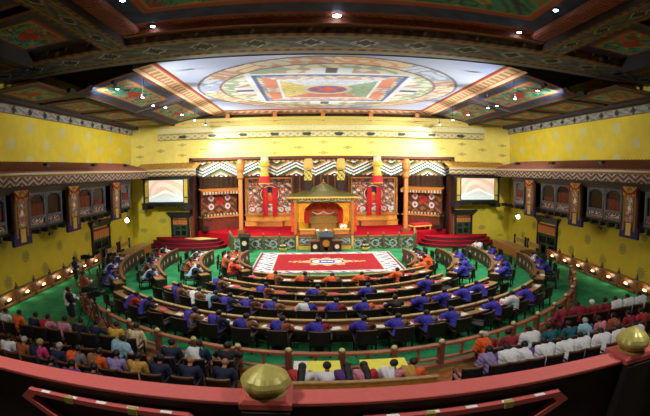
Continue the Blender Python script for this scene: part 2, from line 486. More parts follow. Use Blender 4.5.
def slope(name, p_in0, p_in1, p_out1, p_out0):
    nx, ny = 130, 12
    vs, fs, cols = [], [], []
    A, B, Cc, Dd = map(Vector, (p_in0, p_in1, p_out1, p_out0))
    L = (B - A).length
    for j in range(ny + 1):
        for i in range(nx + 1):
            u, v = i / nx, j / ny
            vs.append(tuple((A.lerp(B, u)).lerp(Dd.lerp(Cc, u), v))); cols.append(ff((u - .5) * L, v * .85))
    n0 = len(vs)
    up = Vector((0, 0, .12))
    for j in range(ny):
        for i in range(nx):
            a = j * (nx + 1) + i; fs.append((a, a + 1, a + nx + 2, a + nx + 1))
    for q in (A, B, Cc, Dd): vs.append(tuple(q + up)); cols.append((80, 50, 40))
    fs.append((n0 + 3, n0 + 2, n0 + 1, n0))
    me = bpy.data.meshes.new(name); me.from_pydata(vs, [], fs); me.update()
    ca = me.color_attributes.new('Col', 'FLOAT_COLOR', 'POINT')
    for i, c in enumerate(cols): ca.data[i].color = rgb(c)
    me.materials.append(painted_m)
    return link(name, me, fr_root)
zi, zo = 8.15, 7.95
i0, i1 = (-5.75, 12.95), (5.75, 24.45); o0, o1 = (-6.55, 12.75), (6.55, 25.2)
slope('frame_side', (i0[0], i0[1], zi), (i0[0], i1[1], zi), (o0[0], o1[1], zo), (o0[0], o0[1], zo))
slope('frame_side', (i1[0], i0[1], zi), (i1[0], i1[1], zi), (o1[0], o1[1], zo), (o1[0], o0[1], zo))
slope('frame_side', (i0[0], i1[1], zi), (i1[0], i1[1], zi), (o1[0], o1[1], zo), (o0[0], o1[1], zo))
# ---- cornice over the stage wall
corn = M('gold_cornice', (206, 186, 96), .5, var=.18, scale=25)
r = thing('cornice', 'stepped pale gold cornice along the top of the back wall', 'cornice')
MB().box(-9.4, 9.4, D - .75, D, 7.55, 7.75).build('moulding', corn, r)
MB().box(-9.9, 9.9, D - .55, D, 7.3, 7.55).build('moulding', corn, r)
MB().box(-10.2, 10.2, D - .38, D, 6.98, 7.3).build('moulding', M('pale_gold', (214, 206, 150), .5, var=.12), r)
def cf(a, c):
    t = abs((a / 1.9) % 1 - .5) * 2; v = (c - .18) / .18
    if abs(v) > .8: return (176, 150, 70)
    if t + abs(v) * .2 < .3 and abs(v) < .5: return (50, 52, 40)
    return (206, 200, 150) if math.sin(a * 14) * math.cos(v * 4) > -.2 else (170, 160, 110)
p = panel('painted_frieze', 20.4, .38, 420, 8, cf, r, thick=.25); p.location = (0, D - .26, 6.6)
for k in range(7):
    x = -8.4 + k * 2.8
    MB().box(x - .11, x + .11, D - .9, D, 7.75, 7.98).box(x - .09, x + .09, D - .6, D - .3, 7.5, 7.8).build('bracket', orange_paint, r)
MB().box(-9.2, 9.2, D - .25, D, 7.75, 8.9).build('backing', M('dark_gap', (70, 52, 22), .8), r)

# ================================================================== GALLERIES ON THE SIDE WALLS
tile_red = M('roof_tiles_red', (150, 92, 78), .6, var=.2, scale=14)
tile_tan = M('roof_tiles_tan', (196, 152, 76), .6, var=.2, scale=14)
cream = M('cream_strip', (206, 196, 160), .6, var=.08)
ZZ = [(196, 176, 166), (92, 40, 52), (60, 34, 44), (176, 158, 150), (150, 126, 60), (44, 32, 40), (120, 70, 96)]
def zigf(x, z): return (40, 36, 34) if z < .03 and int(x * 18) % 2 else (zigzag(x, z, .72, .2, .052, ZZ) if z < .31 else (150, 112, 60))
def thangka(seed):
    def f(x, z):
        w, h = .42, .95
        if abs(x) > .17 or z < .05 or z > .88: return (196, 150, 66) if int((x + z) * 22) % 2 else (120, 50, 40)
        if abs(x) > .14: return (150, 40, 40)
        v = sw(x * 9, z * 8, 1, seed)
        if math.hypot(x, (z - .5) * .8) < .09: return (226, 214, 196)
        return (70, 150, 120) if v > .35 else (214, 206, 200) if v > .1 else (60, 84, 130) if v > -.2 else (190, 80, 60)
    return f
def flowerf(seed):
    def f(x, z):
        if abs(sw(x * 7, z * 12, 1, seed)) < .16: return (226, 216, 206)
        return (126, 54, 46) if sw(x * 9, z * 9, 1, seed + 3) > -.1 else (80, 44, 44)
    return f
glass_dark = M('dark_window_interior', (16, 18, 18), .25, var=.2)
orange_cloth = M('orange_cloth', (112, 46, 24), .8, var=.25)
maroon_m = M('maroon_swag', (130, 24, 34), .8, var=.2)
def swag(parent, w, z):
    b = MB(); n = 10
    for k in range(n):
        t0, t1 = -1 + 2 * k / n, -1 + 2 * (k + 1) / n
        zz = lambda t: z - .2 * (1 - t * t)
        b.tube((t0 * w / 2, -.05, zz(t0)), (t1 * w / 2, -.05, zz(t1)), .028, n=6)
    b.tube((-w / 2, -.05, z), (-w / 2, -.05, z - .34), .03, .02, 6).tube((w / 2, -.05, z), (w / 2, -.05, z - .34), .03, .02, 6)
    return b.build('garland', maroon_m, parent)
def gallery(s, nm):
    # local frame: x along the wall (towards the stage for the left one), front = -Y into the room
    root = thing('side_gallery', 'long enclosed wooden gallery with tiled roof along the %s yellow wall' % nm, 'gallery', (0, 0, 0))
    root.location = (s * W, 0, 0); root.rotation_euler = (0, 0, -s * PI / 2)
    # for left: local x = +y world ; for right: local x = -y world
    X = (lambda y: y) if s < 0 else (lambda y: -y)
    def bx(y0, y1, d0, d1, z0, z1, c=None):
        a, b_ = sorted((X(y0), X(y1))); return (c or MB()).box(a, b_, -d1, -d0, z0, z1)
    y0, y1 = 3.0, 24.6
    # roof: sloping slab with standing ribs of tiles
    a, b_ = sorted((X(y0), X(y1)))
    rb = MB(); rb.rings([[(x, 0, 5.16), (x, -1.66, 4.74), (x, -1.66, 4.79), (x, 0, 5.21)] for x in (a, b_)])
    x = a + .1
    while x < b_: rb.tube((x, -.02, 5.22), (x, -1.64, 4.8), .035, n=5); x += .24
    rb.build('roof', tile_red, root)
    bx(y0, y1, 1.58, 1.68, 4.68, 4.75).build('eave_board', cream, root)
    p = panel('zigzag_fascia', b_ - a, .36, int((b_ - a) * 26), 16, zigf, root, thick=.04)
    p.location = ((a + b_) / 2, -1.6, 4.3)
    bx(y0, 22.5, 1.25, 1.35, 4.03, 4.32).build('lintel', black_wood, root)
    bb = bx(y0, 22.5, 0, 1.25, 2.68, 2.8); xx = a + .4
    while xx < b_ - 2.2:
        bb.box(xx, xx + .14, -1.3, -.9, 2.5, 2.68); xx += .62
    bb.build('floor_beams', black_wood, root)
    bx(y0, 22.5, .1, .2, 2.8, 4.3).build('back_panel', glass_dark, root)
    bx(22.4, 22.5, .1, 1.3, 2.6, 4.3).build('end_wall', mid_wood, root)
    bx(y0, 22.5, 0, 1.3, 4.3, 4.4).build('soffit', black_wood, root)
    # windows
    wins = [(4.9, 6.2), (6.3, 7.6), (9.0, 10.1), (10.2, 11.3), (12.75, 13.85), (13.95, 15.1), (16.55, 17.8), (17.9, 19.25), (21.2, 22.35)]
    for i, (ya, yb) in enumerate(wins):
        a2, b2 = sorted((X(ya), X(yb))); m_ = (a2 + b2) / 2; hw = (b2 - a2) / 2
        fb = MB()
        fb.box(a2 - .03, a2 + .07, -1.32, -1.2, 2.8, 4.05).box(b2 - .07, b2 + .03, -1.32, -1.2, 2.8, 4.05)
        fb.box(a2, b2, -1.34, -1.18, 3.08, 3.18).box(a2, b2, -1.34, -1.18, 2.78, 2.86)
        fb.box(a2, b2, -1.31, -1.2, 3.96, 4.05)
        for q in (-1, 1):                                     # trefoil head of the opening
            fb.box(m_ + q * hw - .16 * (q > 0), m_ + q * hw + .16 * (q < 0), -1.3, -1.22, 3.82, 3.97)
            fb.box(m_ + q * hw - .3 * (q > 0), m_ + q * hw + .3 * (q < 0), -1.3, -1.22, 3.9, 3.97)
        fr = fb.build('window_frame', grey_paint, root)
        MB().box(a2 + .07, b2 - .07, -1.24, -1.22, 3.18, 3.96).build('window_pane', glass_dark, fr)
        p = panel('floral_panel', b2 - a2 - .14, .22, 22, 8, flowerf(i * 1.3), fr); p.location = (m_, -1.27, 2.86)
        if i not in (5,):
            cb = MB(); n = 9; ww = hw * (.62 if i % 2 else .8)
            hh = (.34, .3, .5, .42, .44, .4, .5, .22, .4)[i]
            prof = [(m_ + ww * (2 * k / n - 1), -1.262 + .012 * math.sin(k * 2.2)) for k in range(n + 1)]
            cb.rings([[(px, py - .012, z) for px, py in prof] + [(px, py + .006, z) for px, py in prof[::-1]] for z in (3.18, 3.18 + hh)])
            cb.build('orange_curtain', orange_cloth, fr)
    # painted pillars that hang between the windows
    for i, yc in enumerate((8.3, 12.05, 15.85, 20.25)):
        pr = bpy.data.objects.new('painted_pillar', MB().box(-.46, .46, -.12, .0, 2.4, 4.1).mesh('painted_pillar', M('red_brown_post', (74, 38, 30), .6, var=.3)))
        COL.objects.link(pr); pr.parent = root; pr.location = (X(yc), -1.34, 0)
        MB().box(-.55, .55, -.14, .0, 2.28, 2.7).build('purple_apron', purple_cloth, pr)
        MB().box(-.38, -.28, -.15, -.1, 2.55, 3.85).box(.28, .38, -.15, -.1, 2.55, 3.85).build('gold_border', M('aged_gold_paint', (134, 104, 56), .6, var=.4, scale=30), pr)
        p = panel('painted_picture', .5, .98, 18, 36, thangka(i * 2.1 + s), pr, painted_gloss); p.location = (0, -.16, 2.88)
        MB().box(-.15, .15, -.165, -.12, 2.38, 2.84).build('gold_panel', gold_paint, pr)
        p = panel('crown_panel', .84, .32, 26, 10, lambda x, z: (200, 130, 40) if sw(x * 8, z * 9, 1, 2) > 0 else (110, 90, 40), pr); p.location = (0, -.17, 3.84)
        g = swag(pr, .86, 4.1); g.location = (0, -.14, 0)
    return root
gallery(-1, 'left'); gallery(1, 'right')

def screen_bay(s, nm):
    root = thing('screen_bay', 'projecting bay with a bright screen and tiled canopy, %s of the stage' % nm, 'balcony', (0, 0, 0))
    X0, X1 = (-11.5, -7.45) if s < 0 else (7.45, 11.5)
    y = 24.6
    rb = MB(); rb.rings([[(x, D, 5.12), (x, y - .25, 4.78), (x, y - .25, 4.84), (x, D, 5.18)] for x in (X0, X1)])
    x = X0 + .1
    while x < X1: rb.tube((x, D - .02, 5.19), (x, y - .23, 4.86), .035, n=5); x += .22
    rb.build('roof', tile_tan, root)
    MB().box(X0, X1, y - .3, y - .2, 4.7, 4.78).build('eave_board', cream, root)
    p = panel('fascia', X1 - X0, .32, 110, 10, lambda a, z: (40, 36, 34) if z < .04 and int(a * 18) % 2 else zigzag(a, z, .4, .1, .05, [(206, 196, 160), (150, 120, 90), (120, 76, 66), (196, 180, 120)]), root, thick=.05)
    p.location = ((X0 + X1) / 2, y - .24, 4.38)
    a, b_ = (-10.95, -7.95) if s < 0 else (7.95, 10.95)
    b = MB(); b.box(a - .1, b_ + .1, y, D, 4.2, 4.4).box(a, b_, y, D, 2.62, 2.8)
    b.box(a, a + .09, y, D, 2.8, 4.2).box(b_ - .09, b_, y, D, 2.8, 4.2)
    b.build('bay_frame', black_wood, root)
    cb = MB(); x = a - .1
    while x < b_: cb.box(x, x + .1, y - .1, y + .3, 2.66, 2.78); cb.box(x + .02, x + .08, y, y + .3, 2.56, 2.66); x += .21
    cb.box(a - .05, a + .3, y - .12, D, 2.4, 2.64).box(b_ - .3, b_ + .05, y - .12, D, 2.4, 2.64)
    cb.build('bracket_rail', black_wood, root)
    MB().box(a + .09, b_ - .09, y + .1, y + .14, 2.8, 4.2).build('yellow_backing', M('warm_yellow_panel', (226, 198, 70), .6), root)
    for sx in (-1, 1):
        xm = (a + b_) / 2 + sx * 1.26
        MB().box(xm - .2, xm - .16, y + .02, y + .08, 2.8, 4.2).box(xm - .18, xm + .2, y + .02, y + .06, 3.1, 3.15).build('mullion', black_wood, root)
    t = s * .0
    def scr(u, v):
        x = u / 1.12; z = v / 1.3
        r = math.hypot(x * .8, z - .1)
        c = mix((186, 196, 196), (244, 214, 196), min(1, z * 1.3))
        if z < .28 - .12 * abs(x) * 1.5: c = (206, 222, 220)
        if .0 < math.sin(r * 16 + math.sin(x * 4)) and z > .3: c = mix(c, (232, 160, 130), .45)
        if abs(z - .5 + .35 * abs(x)) < .04: c = (250, 250, 240)
        return c
    fr = MB().box(-1.17, 1.17, 0, .05, -.05, 1.35).build('screen_frame', grey_metal, root)
    fr.location = ((a + b_) / 2, y + .02, 2.86)
    p = panel('screen', 2.24, 1.3, 60, 40, scr, fr, painted('screen_glow', .3, .62), thick=.01); p.location = (0, -.012, 0)
    return root
screen_bay(-1, 'left'); screen_bay(1, 'right')

# round wall projectors under the gallery ends
for s, nm in ((-1, 'left'), (1, 'right')):
    r = thing('wall_spotlight', 'round white-faced spotlight under the far end of the %s gallery' % nm, 'lamp', (s * 10.85, 21.7, 2.1))
    b = MB().tube((0, .02, 0), (0, .3, .06), .15, .11, 14); b.build('housing', black_m, r)
    MB().tube((0, 0, -.005), (0, .03, 0), .15, .15, 14).build('lens', M('white_lens', (230, 230, 224), .3), r)
    MB().tube((0, .2, .04), (0, .2, .5), .02).build('bracket', grey_metal, r)
    l = light('wall_spot_lamp', 'SPOT', (s * 10.83, 21.66, 2.1), 160, (1, .97, .85), spot_size=math.radians(120), spot_blend=.8, shadow_soft_size=.1)
    aim(l, (s * 9.6, 25.6, 1.4))
    for k, y in enumerate((10.2, 13.9, 18.4)):
        r = thing('gallery_spotlight', 'small dark spotlight under the %s gallery, %s from the viewer' % (nm, ('first', 'second', 'third')[k]), 'lamp', (s * 10.8, y, 2.42))
        MB().tube((0, 0, 0), (-s * .02, .2, .04), .07, .05, 10).build('housing', black_m, r)
        MB().tube((0, .1, .03), (0, .1, .3), .015).build('bracket', grey_metal, r)

# ---- doors in the walls
green_door = M('green_door', (36, 78, 56), .5, var=.25)
def door(n, x, y, rz, w, h, z=0.0):
    r = bpy.data.objects.new('door_%d' % n, None); COL.objects.link(r); r.location = (x, y, z); r.rotation_euler = (0, 0, rz); struct(r)
    b = MB().box(-w / 2 - .14, -w / 2, -.12, .02, 0, h + .1).box(w / 2, w / 2 + .14, -.12, .02, 0, h + .1)
    b.box(-w / 2 - .2, w / 2 + .2, -.16, .02, h + .1, h + .22).box(-w / 2 - .3, w / 2 + .3, -.22, .02, h + .22, h + .34).box(-w / 2 - .4, w / 2 + .4, -.3, .02, h + .34, h + .44)
    b.build('door_frame', black_wood, r)
    MB().box(-w / 2, w / 2, -.03, 0, 0, h).build('door_opening', glass_dark, r)
    g = MB()
    for sx in (-1, 0, 1): g.box(sx * (w / 2 - .06) - .06, sx * (w / 2 - .06) + .06, -.07, -.03, 0, h)
    for zz in (0, h * .34, h * .62): g.box(-w / 2, w / 2, -.065, -.03, zz, zz + .09)
    g.build('door_panels', green_door, r)
    n_ = 24; c = MB(); prof = [(-w / 2 + w * k / n_, -.11 + .018 * math.sin(k * 1.9)) for k in range(n_ + 1)]
    c.rings([[(a, b2 - .01, zz) for a, b2 in prof] + [(a, b2 + .01, zz) for a, b2 in prof[::-1]] for zz in (h * .7, h * .95)])
    cc = c.build('curtain_valance', orange_paint, r)
    MB().box(-w / 2, w / 2, -.14, -.1, h * .95, h + .02).build('red_heading', maroon_m, cc)
    return r
door(1, -W, 20.9, PI / 2, 1.9, 1.75); door(2, W, 20.5, -PI / 2, 1.9, 1.75)
door(3, -8.85, D, 0, .95, 1.1, .62); door(4, 8.85, D, 0, .95, 1.1, .62)

# ---- low footlight railing along both side walls
def foot_rail(s, nm):
    ys = [10.6 + 1.24 * k for k in range(8)] if s < 0 else [10.4 + 1.24 * k for k in range(8)]
    r = thing('footlight_railing', 'low wooden railing with glowing footlights along the %s wall' % nm, 'railing', (s * 11.75, 0, 0))
    y0, y1 = ys[0] - .62, ys[-1] + .62
    MB().box(-.08, .08, y0, y1, .5, .56).box(-.06, .06, y0, y1, .04, .12).build('rail', rim_wood, r)
    x = s * .03
    MB().box(min(x, x + s * .03), max(x, x + s * .03), y0, y1, .12, .5).build('back_board', mid_wood, r)
    for k, y in enumerate(ys + [ys[-1] + 1.24]):
        q = MB().rbox(-.06, .06, y - .68, y - .56, 0, .66).build('post', mid_wood, r)
        MB().lathe([(.03, .66), (.05, .7), (.02, .78), (.004, .82)], 0, y - .62, 8).build('knob', rim_wood, q)
    for y in ys:
        q = MB().box(-.1, .02, y - .2, y + .2, .16, .22).build('footlight', black_m, r)
        MB().ball((-s * .05, y, .29), .075, 10, 6, (.5, 1.9, .7)).build('glass_shade', foot_glow, q)
    return ys
FY = {-1: foot_rail(-1, 'left'), 1: foot_rail(1, 'right')}

# ---- wooden side counters by the walls
for s, nm in ((-1, 'left'), (1, 'right')):
    r = thing('side_counter', 'wooden counter desk standing by the %s wall near the stage' % nm, 'counter', (s * 10.35, 21.5, 0))
    MB().rbox(-.36, .36, -1.75, 1.75, .54, .59).build('worktop', tan_wood, r)
    x = -s * .3
    MB().box(min(x, x - s * .04), max(x, x - s * .04), -1.7, 1.7, .02, .54).build('front_panel', M('orange_wood', (176, 108, 44), .4, var=.2), r)
    for e in (-1.68, 0, 1.64): MB().box(-.32, .32, e, e + .04, 0, .54).build('side_panel', mid_wood, r)
    for k in range(2):
        yy = 20.7 + 1.7 * k
        c = thing('side_bench', 'upright wooden bench behind the %s counter, %s one' % (nm, ('nearer', 'farther')[k]), 'bench', (s * 11.15, yy, 0), face((-s, 0))); c.scale = (1, 1, .74)
        MB().rbox(-.7, .7, -.25, .25, .4, .46).build('seat', mid_wood, c)
        MB().box(-.7, .7, -.29, -.24, .7, 1.0).build('backrest', tan_wood, c)
        for lx in (-.7, .7):
            MB().rbox(lx - .05, lx + .05, -.3, -.2, 0, 1.22).build('post', dark_wood, c)
            MB().rbox(lx - .04, lx + .04, .17, .25, 0, .42).build('leg', dark_wood, c)

# ================================================================== THE STAGE
SZ = .8
b = MB().prism([(-5.4, 24.6), (5.4, 24.6), (5.6, 25.6), (8.05, 26.6), (8.05, 31), (-8.05, 31), (-8.05, 26.6), (-5.6, 25.6)], 0, SZ)
o = b.build('floor', red_carpet); struct(o)
# valance of zigzag bands
VC = [(236, 234, 230), (16, 90, 46), (240, 238, 234), (46, 18, 26), (236, 232, 228), (200, 120, 44), (30, 104, 56), (60, 24, 30)]
def val(x, z):
    if z > .86: return (120, 80, 40) if int(x * 7) % 2 else (196, 160, 80)
    if z < .05 + .05 * math.cos(x * 22): return (60, 30, 26)
    t = (1 - abs(((x + 7.35) / 2.3) % 1 - .5) * 2) * .55
    if x > 5.2: t = .55 - t
    k = (z - t) / .095
    return VC[int(math.floor(k)) % 8]
for k, (a, b_) in enumerate(((-7.95, -5.1), (-4.85, -.95), (-.8, 1.0), (1.15, 4.95), (5.2, 7.95))):
    w = b_ - a; m = (a + b_) / 2
    p = panel('stage_valance', w, .95, int(w * 24), 34, lambda x, z, m=m: val(x + m, z), None, thick=.05)
    p.location = (m, D + .05, 4.28)
    tag(p, 'zigzag patterned valance across the stage opening, %s of five from the left' % ('first', 'second', 'third', 'fourth', 'fifth')[k], 'valance', 'stage valances')
# tall hanging cylinder banners
for k, x in enumerate((-3.45, 3.22)):
    r = thing('cylinder_banner', 'yellow cylindrical hanging banner with red hem, %s of the throne' % ('left', 'right')[k], 'banner', (x, D - .35, 0))
    MB().lathe([(.26, 4.98), (.27, 5.02), (.23, 5.3), (.23, 5.42)], n=20).build('crown', cream, r)
    MB().lathe([(.31, 4.86), (.32, 4.9), (.27, 5.12)], n=20).build('upper_tier', yellow_cloth, r)
    MB().lathe([(.23, 4.3), (.23, 4.9)], n=20).build('body', gold_paint, r)
    MB().lathe([(.29, 4.26), (.24, 4.42)], n=20).build('lower_tier', yellow_cloth, r)
    MB().lathe([(.36, 3.86), (.29, 4.28)], n=20).build('red_skirt', M('red_cloth', (196, 30, 36), .8, var=.15), r)
    MB().lathe([(.37, 3.82), (.37, 3.87)], n=20).build('hem', yellow_cloth, r)
# checked slim pillars
def chk(x, z): return ((214, 200, 90), (70, 110, 60), (200, 150, 60))[(int(x * 12 + 20) + int(z * 9)) % 3]
for k, x in enumerate((-.88, 1.08)):
    r = thing('checked_pillar', 'slim pillar with yellow and green checks above the throne, %s one' % ('left', 'right')[k], 'pillar', (x, D + .1, 0))
    MB().box(-.2, .2, 0, .3, 3.4, 5.3).build('shaft', dark_wood, r)
    p = panel('checked_cloth', .48, .55, 12, 12, chk, r); p.location = (0, -.06, 4.0)
    MB().lathe([(.2, 4.6), (.3, 4.75), (.3, 5.0), (.22, 5.3)], 0, .02, 16).build('crown', gold_paint, r)
# orange wooden columns of the opening
for k, x in enumerate((-4.98, 5.08)):
    r = thing('stage_column', 'orange wooden column at the %s of the stage with carved capital' % ('left', 'right')[k], 'pillar', (x, D + .12, 0))
    MB().rbox(-.12, .12, -.12, .12, SZ, 5.3, .03).build('shaft', orange_paint, r)
    MB().lathe([(.16, 4.1), (.22, 4.2), (.2, 4.5), (.28, 4.7), (.28, 5.05), (.18, 5.3)], n=14).build('capital', orange_paint, r)
    MB().rbox(-.22, .22, -.2, .2, SZ, SZ + .25).build('base', mid_wood, r)

# big painted altar pictures left and right of the throne
def altar(x, z):
    # x -1.55..1.55 , z 0..3.1
    z = z * 1.18; r = math.hypot(x, (z - 1.65) * .95)
    if abs(x) > 1.47: return (196, 150, 60)
    if r < .13: return (226, 150, 60)
    if abs(x) < .26 and 1.1 < z < 1.6 : return (214, 96, 40)
    if abs(x) < .46 - (z - .85) * .2 and .85 < z < 1.25: return (206, 50, 30)
    if r < .58: return (24, 26, 60)
    if r < .66: return (220, 200, 160)
    if r < .74: return (160, 40, 40)
    v = sw(x * 4.4, z * 4.4, 1, 2); g = sw(z * 5, x * 5, 1.2, 1)
    if z < .14: return (190, 150, 70)
    if z < .75:
        if abs(math.hypot(((x + 10) % .5) - .25, (z - .42) * 1.1) - .15) < .05: return (226, 220, 210)
        return (196, 60, 50) if v > .1 else (226, 214, 196) if g > 0 else (40, 120, 120)
    if z > 2.6: return (34, 56, 56) if v > -.2 else (150, 70, 40)
    if v > .45: return (226, 214, 200)
    if v > .2: return (206, 70, 50)
    if v > -.05: return (30, 84, 90)
    if v > -.3: return (216, 160, 110)
    return (60, 40, 60) if g > 0 else (40, 110, 100)
for k, x in enumerate((-3.55, 3.6)):
    r = thing('altar_picture', 'large colourful painted altar panel with halo figure, %s of the throne' % ('left', 'right')[k], 'altar', (x, 29.4, 0))
    p = panel('painting', 3.1, 2.45, 110, 100, altar, r, thick=.06); p.location = (0, 0, 1.6)
    MB().box(-1.75, 1.75, -.1, .5, SZ, 1.15).box(-1.68, 1.68, -.05, .5, 1.15, 1.52).build('golden_base', M('golden_yellow', (226, 160, 62), .45, var=.2), r)
    MB().box(-1.78, 1.78, -.14, .5, 1.52, 1.6).box(-1.78, 1.78, -.14, .5, 1.12, 1.18).build('base_moulding', orange_paint, r)
    MB().box(-1.72, -1.58, -.04, .1, 1.6, 4.1).box(1.58, 1.72, -.04, .1, 1.6, 4.1).box(-1.72, 1.72, -.04, .1, 4.05, 4.15).build('frame', orange_paint, r)
    for q in (-.3, .36):
        sb = MB(); n = 14
        pts = [(q - .17, -.16), (q - .06, -.2), (q + .06, -.15), (q + .17, -.19)]
        sb.rings([[(a, c, z) for a, c in pts] + [(a, c + .03, z) for a, c in pts[::-1]] for z in (1.5, 3.45)])
        sb.build('red_ribbon', M('bright_red_silk', (206, 24, 34), .6, var=.1), r)
    MB().box(-.9, .9, -.34, -.1, SZ, 1.12).box(-1.0, 1.0, -.38, -.08, 1.1, 1.16).build('offering_step', orange_paint, r)
struct(MB().box(-2.0, 2.0, 29.3, 29.5, SZ, 5.4).build('wall_throne_backing', M('brown_lattice', (70, 38, 26), .7, var=.4, scale=10)))
b = MB()
for k in range(9): b.box(-2 + k * .48, -1.9 + k * .48, 29.2, 29.3, SZ, 5.3)
struct(b.build('trim_11', M('gold_brown_rib', (120, 76, 36), .6, var=.3)))

# throne pavilion
ol_tile = M('olive_roof', (104, 98, 44), .5, var=.25, scale=14)
r = thing('throne_pavilion', 'royal throne pavilion with olive pyramid roof and orange drapes at the stage centre', 'throne', (.06, 26.5, 0))
ap = []
ez, ax = 3.02, 3.78
rb = MB()
E4 = [(-2.18, -1.0), (2.18, -1.0), (2.18, 1.5), (-2.18, 1.5)]
rb.rings([[(x, y, ez - .06) for x, y in E4], [(x, y, ez) for x, y in E4], [(x * .5, .25 + (y - .25) * .5, 3.3) for x, y in E4], [(x * .03, .25 + (y - .25) * .03, ax) for x, y in E4]])
rf = rb.build('roof', ol_tile, r)
rr = MB()
for k in range(22):
    x = -2.1 + k * .2; rr.tube((x, -1.02, ez + .01), (x * .5, -.38, 3.32), .02, n=5); rr.tube((x * .5, -.38, 3.32), (x * .05, .22, ax), .016, n=5)
rr.build('tile_ribs', M('olive_dark', (96, 88, 36), .5), rf)
MB().lathe([(.1, ax), (.12, ax + .05), (.03, ax + .12), (.05, ax + .17), (.005, ax + .3)], 0, .25, 10).build('finial', gold, rf)
MB().box(-2.2, 2.2, -1.04, -.98, ez - .1, ez + .0).build('eave_board', gold_paint, rf)
def tf(x, z): return (60, 50, 34) if z < .04 else ((206, 190, 110) if int(x * 11 + 40) % 2 else (110, 90, 50)) if z > .15 else ((190, 180, 130) if sw(x * 6, z * 20) > 0 else (86, 90, 70))
p = panel('eave_frieze', 3.7, .26, 90, 8, tf, r, thick=.08); p.location = (0, -.86, 2.68)
for sx in (-1, 1):
    for yy in (-.8, 1.2):
        c = MB().rbox(sx * 1.72 - .09, sx * 1.72 + .09, yy - .09, yy + .09, SZ, 2.95, .02).build('column', M('ochre_column', (176, 116, 40), .5, var=.25), r)
    cb = MB(); n = 16
    L = [(sx * (1.62 - .0), -.7)]
    cb.rings([[(sx * (1.62 - wd * k / 8), -.72 + .03 * math.sin(k * 2.1), z) for k in range(9)] + [(sx * (1.62 - wd * k / 8), -.69 + .03 * math.sin(k * 2.1), z) for k in range(8, -1, -1)]
              for wd, z in ((.34, 1.5), (.4, 2.0), (.52, 2.35), (.8, 2.58), (1.4, 2.72))])
    cb.build('orange_drape', M('orange_silk', (244, 150, 34), .6, var=.35, scale=3), r)
    cb = MB()
    cb.rings([[(sx * (1.98 - wd * k / 6), -.86 + .03 * math.sin(k * 2.1), z) for k in range(7)] + [(sx * (1.98 - wd * k / 6), -.83 + .03 * math.sin(k * 2.1), z) for k in range(6, -1, -1)]
              for wd, z in ((.34, SZ + .1), (.34, 1.6), (.24, 2.1), (.12, 2.6))])
    cb.build('side_banner', M('red_orange_silk', (214, 74, 40), .6, var=.4, scale=3), r)
MB().box(-1.6, 1.6, 1.1, 1.16, SZ, 2.8).build('yellow_backdrop', M('yellow_silk', (250, 190, 40), .6, var=.2, scale=4), r)
# throne seat
ag = M('aged_gold', (150, 112, 48), .5, var=.4, scale=18)
t = MB().rbox(-.95, .95, .2, 1.0, SZ, 1.75, .04).build('throne_seat', ag, r)
bk = MB(); pr = [(-.9, 1.75), (-.95, 2.3), (-.62, 2.56), (-.3, 2.5), (0, 2.66), (.3, 2.5), (.62, 2.56), (.95, 2.3), (.9, 1.75)]
bk.rings([[(a, .55, z) for a, z in pr], [(a, .7, z) for a, z in pr]])
def bkf(x, z): return (226, 90, 34) if sw(x * 8, z * 8, 1, 1) > -.1 else (200, 40, 34)
bk.build('throne_back', M('orange_brocade', (236, 100, 34), .6, var=.5, scale=8), r)
for sx in (-1, 1):
    MB().rbox(sx * 1.05 - .16, sx * 1.05 + .16, .1, .8, 1.3, 2.15, .05).build('red_bolster', M('scarlet', (206, 36, 30), .7), r)
sc = MB(); n = 12
for k in range(n):
    t0, t1 = -1 + 2 * k / n, -1 + 2 * (k + 1) / n
    zz = lambda q: 1.9 + .07 * math.cos(q * 6)
    sc.tube((t0 * .7, .48, zz(t0)), (t1 * .7, .48, zz(t1)), .035, n=6)
sc.build('white_scarf', white_paper, r)
MB().rbox(-.86, .86, -.05, .3, 1.3, 1.42).box(-.78, .78, 0, .26, SZ, 1.3).build('front_step', ag, r)
# throne dais with panels at the stage edge
def dp(x, z):
    if abs(x) > .56 or z < .05 or z > .4: return (150, 120, 50)
    if abs(x) > .5 or z < .09 or z > .36: return (40, 46, 44)
    return (150, 164, 168) if sw(x * 7, z * 12, 1.2, 1) > 0 else (70, 84, 92)
r = thing('throne_dais', 'low gold and grey carved dais in front of the throne', 'dais', (.06, 24.5, 0))
MB().rbox(-1.6, 1.6, 0, .9, 0, .9).build('platform', mid_wood, r)
for sx in (-1, 1):
    p = panel('carved_panel', 1.14, .45, 46, 18, dp, r); p.location = (sx * .98, -.03, .3)
    MB().box(sx * 1.6 - .06, sx * 1.6 + .06, -.08, .02, 0, .82).box(min(sx * .4, sx * 1.6), max(sx * .4, sx * 1.6), -.08, .0, .02, .24).build('gold_border', gold_paint, r)
    tb = MB().rbox(sx * 1.0 - .42, sx * 1.0 + .42, .2, .6, .9, 1.12).build('offering_table', orange_paint, r)
    MB().rbox(sx * 1.0 - .46, sx * 1.0 + .46, .16, .64, 1.12, 1.16).build('table_top', gold_paint, tb)
p = panel('center_panel', .9, .62, 30, 24, lambda x, z: (196, 180, 90) if abs(sw(x * 8, z * 9, 1, 1)) < .25 else (84, 96, 70), r); p.location = (0, -.05, .5)
for k, (x, c) in enumerate(((-.42, white_paper), (-.15, orange_paint), (.1, white_paper), (.32, orange_paint), (1.0, white_paper), (1.2, white_paper))):
    q = MB().lathe([(.05, 0), (.1, .1), (.12, .16), (.06, .24), (.01, .27)], n=10).build('offering_bowl', c)
    q.location = (x + .06, 24.95, .9 if abs(x) < .5 else 1.16)
    tag(q, '%s offering bowl on the throne dais, %s from the left' % (('white' if c is white_paper else 'orange'), ('first', 'second', 'third', 'fourth', 'fifth', 'sixth')[k]), 'bowl', 'offering bowls')
